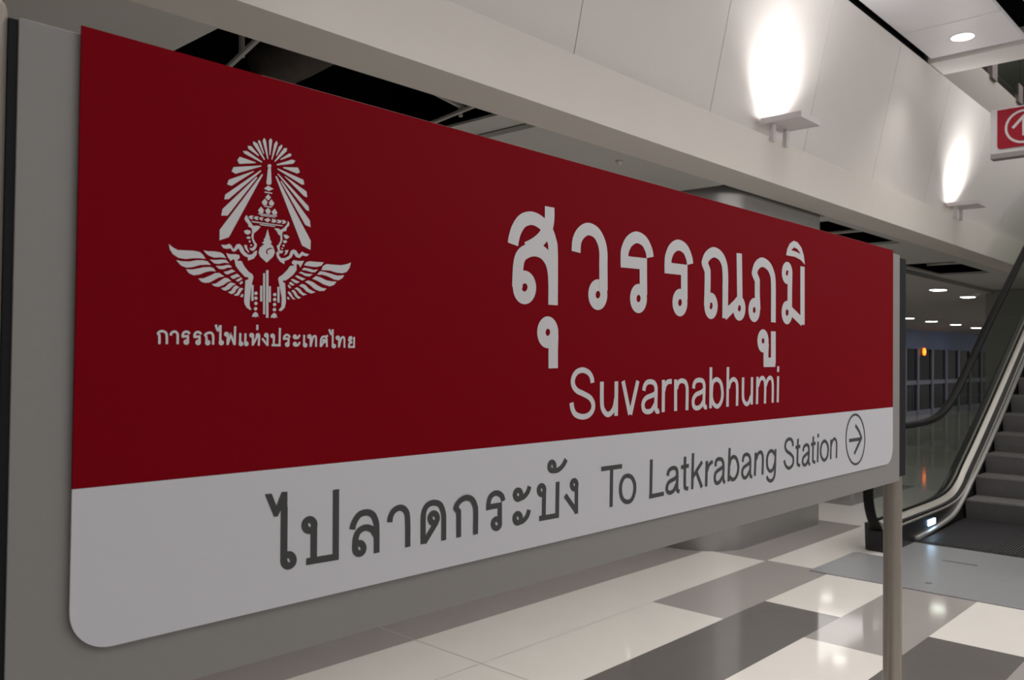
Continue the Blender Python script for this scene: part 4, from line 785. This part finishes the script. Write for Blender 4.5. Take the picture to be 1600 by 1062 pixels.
def sconce(x, label, tw=0.17, power=55):
    t = thing('wall_uplight', label, 'wall light', (x, 1.87, 3.2), 'uplights along the leaning wall')
    bm = bmesh.new()    # shallow tray, open at the top
    for q in ((-tw+0.009, tw-0.009, -0.261, 0.041, 0.103, 0.112), (-tw, tw, -0.27, -0.262, 0.10, 0.145), (-tw, tw, 0.042, 0.05, 0.10, 0.145), (-tw, -tw+0.008, -0.2619, 0.0419, 0.10, 0.145), (tw-0.008, tw, -0.2619, 0.0419, 0.10, 0.145)):
        box(bm, *q)
    obj('tray', bm, M['fixture'], t)
    for sx in (-0.10, 0.12):
        obj('stem', bbox(sx-0.022, sx+0.022, -0.03, 0.0, -0.03, 0.1), M['fixture'], t)
    obj('lamp_glass', bbox(-tw+0.03, tw-0.03, -0.20, 0.0, 0.113, 0.128), M['lamp'], t)
    d = bpy.data.lights.new('uplight_beam', 'AREA'); d.shape = 'RECTANGLE'; d.size, d.size_y = 0.30, 0.14; d.energy = power
    d.spread = math.radians(SPOT_A); d.color = (1, 0.98, 0.96)
    o = bpy.data.objects.new('beam', d); C.objects.link(o); o.parent = t; o.location = (0, -0.10, 0.142)
    o.rotation_euler = Vector((0, 0.07, 1)).to_track_quat('-Z', 'Y').to_euler()
    return t
sconce(1.2, 'uplight on the leaning wall above the left half of the sign', power=P_SC)
sconce(5.76, 'white tray uplight on two stems on the wall ledge, nearest of the row', power=P_SC)
sconce(10.35, 'second white tray uplight along the ledge, left of the red hanging sign', power=P_SC)
sconce(14.9, 'farthest uplight, its glow cut by the right edge of the photo above the handrail', power=P_SC)

# ---------------------------------------------------------------- hanging direction sign
hs = thing('hanging_sign', 'red hanging sign with a white up arrow in a circle at right edge', 'sign', (8.9, 0.7, 3.5))
child(obj('sign_box', bbox(8.9, 8.97, 0.15, 1.165, 3.552, 3.985, 0.004), M['hang_white']), hs)
bm = bmesh.new()
pr = [(y, z) for y, z in ((1.103, 3.972), (0.215, 3.972))] + [(0.215+0.03*(1-math.cos(t)), 3.592+0.03*(1-math.sin(t))) for t in [math.pi/2*i/6 for i in range(7)]] + [(1.103-0.03*(1-math.sin(t)), 3.592+0.03*(1-math.cos(t))) for t in [math.pi/2*i/6 for i in range(7)]]
prism(bm, pr, 'x', 8.894, 8.9)
rf = child(obj('red_face', bm, M['hang_red']), hs)
bm = bmesh.new(); cyy, czz, R_ = 0.875, 3.782, 0.152
strip(bm, [(cyy+R_*math.cos(2*math.pi*i/48), czz+R_*math.sin(2*math.pi*i/48)) for i in range(48)], 0.021, 0.021, -0.001, True, plane='x', at=8.894)
strip(bm, [(cyy, czz-0.09), (cyy, czz+0.08)], 0.026, 0.026, -0.0012, plane='x', at=8.894)
strip(bm, [(cyy+0.095, czz-0.005), (cyy, czz+0.098), (cyy-0.095, czz-0.005)], 0.026, 0.026, -0.0016, plane='x', at=8.894)
bmesh.ops.delete(bm, geom=[v for v in bm.verts if not v.link_faces], context='VERTS')
for f in bm.faces:
    f.normal_update()
    if f.normal.x > 0: f.normal_flip()
sub(obj('arrow_symbol', bm, M['hang_white'], recalc=False), rf)['label'] = 'white up arrow in a circle'
child(obj('bottom_bar', bbox(8.88, 8.99, 0.13, 1.16, 3.497, 3.552, 0.004), M['hang_bar']), hs)
for yy in (0.28, 0.62):
    bm = bmesh.new(); cyl(bm, (8.935, yy), 0.012, 3.985, 4.55, 10)
    child(obj('hanger_rod', bm, M['galv']), hs)

# ---------------------------------------------------------------- glass parapet upstairs
gp = thing('glass_parapet', 'green glass parapet with dark brackets on the upper floor edge', 'parapet', (15, 1.72, 5.03))
for k in range(8):
    x0 = 11.3 + 1.3*k
    child(obj('glass_pane', bbox(x0, x0+1.28, 1.70, 1.716, 5.09, 6.1), M['glass_green']), gp)
    child(obj('bracket', bbox(x0-0.13, x0+0.10, 1.695, 1.75, 4.99, 5.24), M['bracket']), gp)
tr = bmesh.new(); tube(tr, [(11.2, 1.708, 6.13), (22, 1.708, 6.13)], 0.03, 10)
child(obj('top_rail', tr, M['bracket']), gp)

# ---------------------------------------------------------------- escalator
SL = 0.588
def ext(path, x): return path + [(x, path[-1][1] + (x-path[-1][0])*SL)]
def lift(path): return catmull(path, False, 6)
es = thing('escalator', 'escalator with black handrail, glass side and dark steps rising to the right', 'escalator', (9, 0.9, 0))
rail = [(6.80, 0.15), (6.66, 0.17), (6.52, 0.27), (6.44, 0.42), (6.435, 0.58), (6.48, 0.75), (6.59, 0.88), (6.74, 0.95), (7.0, 0.965), (7.4, 0.965), (7.75, 0.97), (8.1, 1.0), (8.38, 1.07), (8.63, 1.175), (8.9, 1.325), (9.17, 1.49), (10.0, 2.0)]
railp = ext(lift(rail), 17.0)
def balustrade(yg, s):
    """one side; s = +1 when the steps lie towards -y of it"""
    bm = bmesh.new()
    sweep_xz(bm, railp, [(yg-0.039, 0.0), (yg-0.035, 0.018), (yg-0.02, 0.025), (yg+0.02, 0.025), (yg+0.035, 0.018), (yg+0.039, 0.0), (yg+0.028, -0.02), (yg-0.028, -0.02)])
    child(obj('handrail', bm, M['rubber'], smooth=True), es)
    low = [(6.66, 0.22), (8.0, 0.225), (8.5, 0.265), (8.84, 0.43), (9.33, 0.70), (17.0, 0.70+7.67*SL)]
    bm = bmesh.new(); outl = [(x, z) for x, z in railp[6:]] + low[::-1]
    prism(bm, outl, 'y', yg-0.006, yg+0.006)
    child(obj('glass_panel', bm, M['glass_side']), es)
    dp = [(6.62, 0.245), (7.3, 0.246), (7.9, 0.248), (8.25, 0.262), (8.5, 0.30), (8.72, 0.385), (8.9, 0.49), (9.33, 0.725), (9.96, 1.085)]
    dp = ext(lift(dp), 17.0)
    bm = bmesh.new(); sweep_xz(bm, dp, [(yg+0.03*s, 0.0), (yg-0.012*s, 0.0), (yg-0.10*s, -0.052), (yg-0.10*s, -0.066), (yg+0.03*s, -0.066)])
    child(obj('inner_deck', bm, M['deck'], smooth=True), es)
    bm = bmesh.new(); sweep_xz(bm, [(x, z) for x, z in dp], [(yg+0.006*s, 0.002), (yg+0.006*s, 0.016), (yg-0.014*s, 0.016), (yg-0.014*s, 0.002)])
    child(obj('glass_gasket', bm, M['rubber']), es)
    tp = [(7.22, 0.022), (7.6, 0.035), (8.0, 0.06), (8.3, 0.105), (8.58, 0.215), (8.8, 0.325), (9.2, 0.52), (9.95, 0.93)]
    tp = ext(lift(tp), 17.0)
    bm = bmesh.new(); sweep_xz(bm, tp, [(yg-0.085*s, 0.0), (yg-0.125*s, 0.0), (yg-0.125*s, 0.022), (yg-0.085*s, 0.022)])
    child(obj('skirt_trim', bm, M['trim'], smooth=True), es)
    # skirt and outer casing
    bm = bmesh.new()
    top = [(x, z-0.03) for x, z in dp]
    bot = [(6.64, 0.0), (8.4, 0.0), (8.9, -0.0), (9.4, 0.15), (17.0, 0.15+7.6*SL)]
    prism(bm, top + bot[::-1], 'y', yg-0.095*s, yg+0.10*s)
    child(obj('side_casing', bm, M['black']), es)
    child(obj('newel_base', bbox(6.60, 6.84, yg-0.093, yg+0.07, 0.0, 0.17, 0.01), M['black']), es)
balustrade(1.42, 1); balustrade(0.20, -1)
led = child(obj('indicator_light', bbox(7.56, 7.74, 1.318, 1.327, 0.085, 0.135, 0.003), M['led']), es)
bm = bmesh.new(); box(bm, 7.18, 8.75, 0.31, 1.33, 0.0005, 0.012)
for k in range(42): box(bm, 7.2, 8.75, 0.32+0.024*k, 0.332+0.024*k, 0.012, 0.019)
child(obj('comb_plate', bm, M['comb']), es)
for k in range(14):
    x0, z0 = 8.60 + STEP_RUN*k, 0.012 + STEP_RISE*k
    prof = [(x0+0.05, z0-0.12), (x0+0.04, z0), (x0+0.022, z0+0.07), (x0, z0+STEP_RISE-0.012), (x0+0.004, z0+STEP_RISE), (x0+STEP_RUN+0.03, z0+STEP_RISE), (x0+STEP_RUN+0.05, z0-0.05)]
    bm = bmesh.new(); prism(bm, prof, 'y', 0.312, 1.308)
    for j in range(41):
        yy = 0.325 + 0.024*j; box(bm, x0-0.002, x0+STEP_RUN, yy, yy+0.011, z0+STEP_RISE-0.006, z0+STEP_RISE+0.006)
    child(obj('step', bm, M['step']), es)
lp = thing('landing_plate', 'pale steel landing plate in the floor before the escalator', 'floor plate', (6.4, 0.85, 0))
bm = bmesh.new(); prism(bm, [(5.615, -0.6), (6.45, -0.6), (6.45, 0.305), (7.178, 0.305), (7.178, 1.315), (6.45, 1.315), (6.45, 1.535), (5.615, 1.535)], 'z', 0.0005, 0.006)
child(obj('plate', bm, M['plate']), lp)
child(obj('slot', bbox(6.63, 6.665, 0.70, 0.945, 0.006, 0.0068), M['plate_mark']), lp)
bm = bmesh.new(); cyl(bm, (5.853, 0.80), 0.024, 0.006, 0.0068, 18); child(obj('key_hole', bm, M['plate_mark']), lp)
bm = bmesh.new(); cyl(bm, (6.30, 0.45), 0.028, 0.006, 0.0068, 18); child(obj('key_hole', bm, M['plate']), lp)

# ---------------------------------------------------------------- far shop front
YS = 6.97
sf = thing('shop_front', 'distant glazed shop front with a blue band beyond the escalator', 'shop front', (27, YS, 0))
child(obj('fascia', bbox(20, 33.5, YS-0.05, YS+0.1, 1.865, 2.405), M['shop_blue']), sf)
mx = [20.3, 21.6, 22.9, 24.0, 25.05, 26.3, 27.6, 28.85, 30.1, 31.4, 32.7, 33.4]
for x in mx: child(obj('mullion', bbox(x-0.075, x+0.075, YS-0.05, YS+0.05, 0, 1.865), M['mullion']), sf)
for z0, z1 in ((0.86, 0.98), (0.0, 0.14)):
    for a, b in zip(mx, mx[1:]): child(obj('rail', bbox(a+0.075, b-0.075, YS-0.03, YS+0.03, z0, z1), M['mullion']), sf)
for a, b in zip(mx, mx[1:]):
    child(obj('glass_pane', bbox(a+0.075, b-0.075, YS-0.008, YS+0.004, 0.98, 1.865), M['glass_shop']), sf)
    child(obj('glass_pane', bbox(a+0.075, b-0.075, YS-0.008, YS+0.004, 0.14, 0.86), M['glass_shop']), sf)
bm = bmesh.new(); box(bm, 20, 33.5, YS+1.6, YS+1.7, 0, 2.4); box(bm, 20, 20.1, YS+0.1, YS+1.7, 0, 2.4); box(bm, 33.4, 33.5, YS+0.1, YS+1.7, 0, 2.4)
child(obj('interior', bm, M['shop_in']), sf)
random.seed(4)
labs = [('poster_red', 'dim red panel behind the shop glass beside the orange lamp', 23.2, 0.55, 1.05, 0.55), ('poster_red', 'dim red panel in the shop window nearest the handrail', 29.2, 0.8, 1.0, 0.75), ('pale_panel', 'pale low panel in the shop window under the orange lamp', 25.4, 0.6, 0.25, 0.5), ('pale_panel', 'pale low panel in the shop window one bay right of the orange lamp', 26.9, 0.75, 0.25, 0.55)]
for key, lb, x, w, z, h in labs:
    o = obj('display_panel', bbox(x-w/2, x+w/2, YS+0.35, YS+0.40, 0.0, z+h), M[key]); tag(o, lb, 'display panel')
ol = thing('orange_lamp', 'small glowing orange round lamp on the far shop front', 'lamp', (25.45, YS-0.051, 1.79))
bm = bmesh.new(); lathe(bm, (0, 0), [(0.078, 0), (0.078, 0.04), (0.066, 0.05)], 20); bmesh.ops.rotate(bm, verts=bm.verts, cent=(0, 0, 0), matrix=Matrix.Rotation(math.pi/2, 3, 'X'))
bmesh.ops.scale(bm, vec=(1, 1, 1.3), verts=bm.verts)
obj('housing', bm, M['orange'], ol, smooth=True)
bm = bmesh.new(); lathe(bm, (0, 0), [(0.04, 0.05), (0.04, 0.056)], 20); bmesh.ops.rotate(bm, verts=bm.verts, cent=(0, 0, 0), matrix=Matrix.Rotation(math.pi/2, 3, 'X'))
obj('lens', bm, M['orange_dim'], ol)
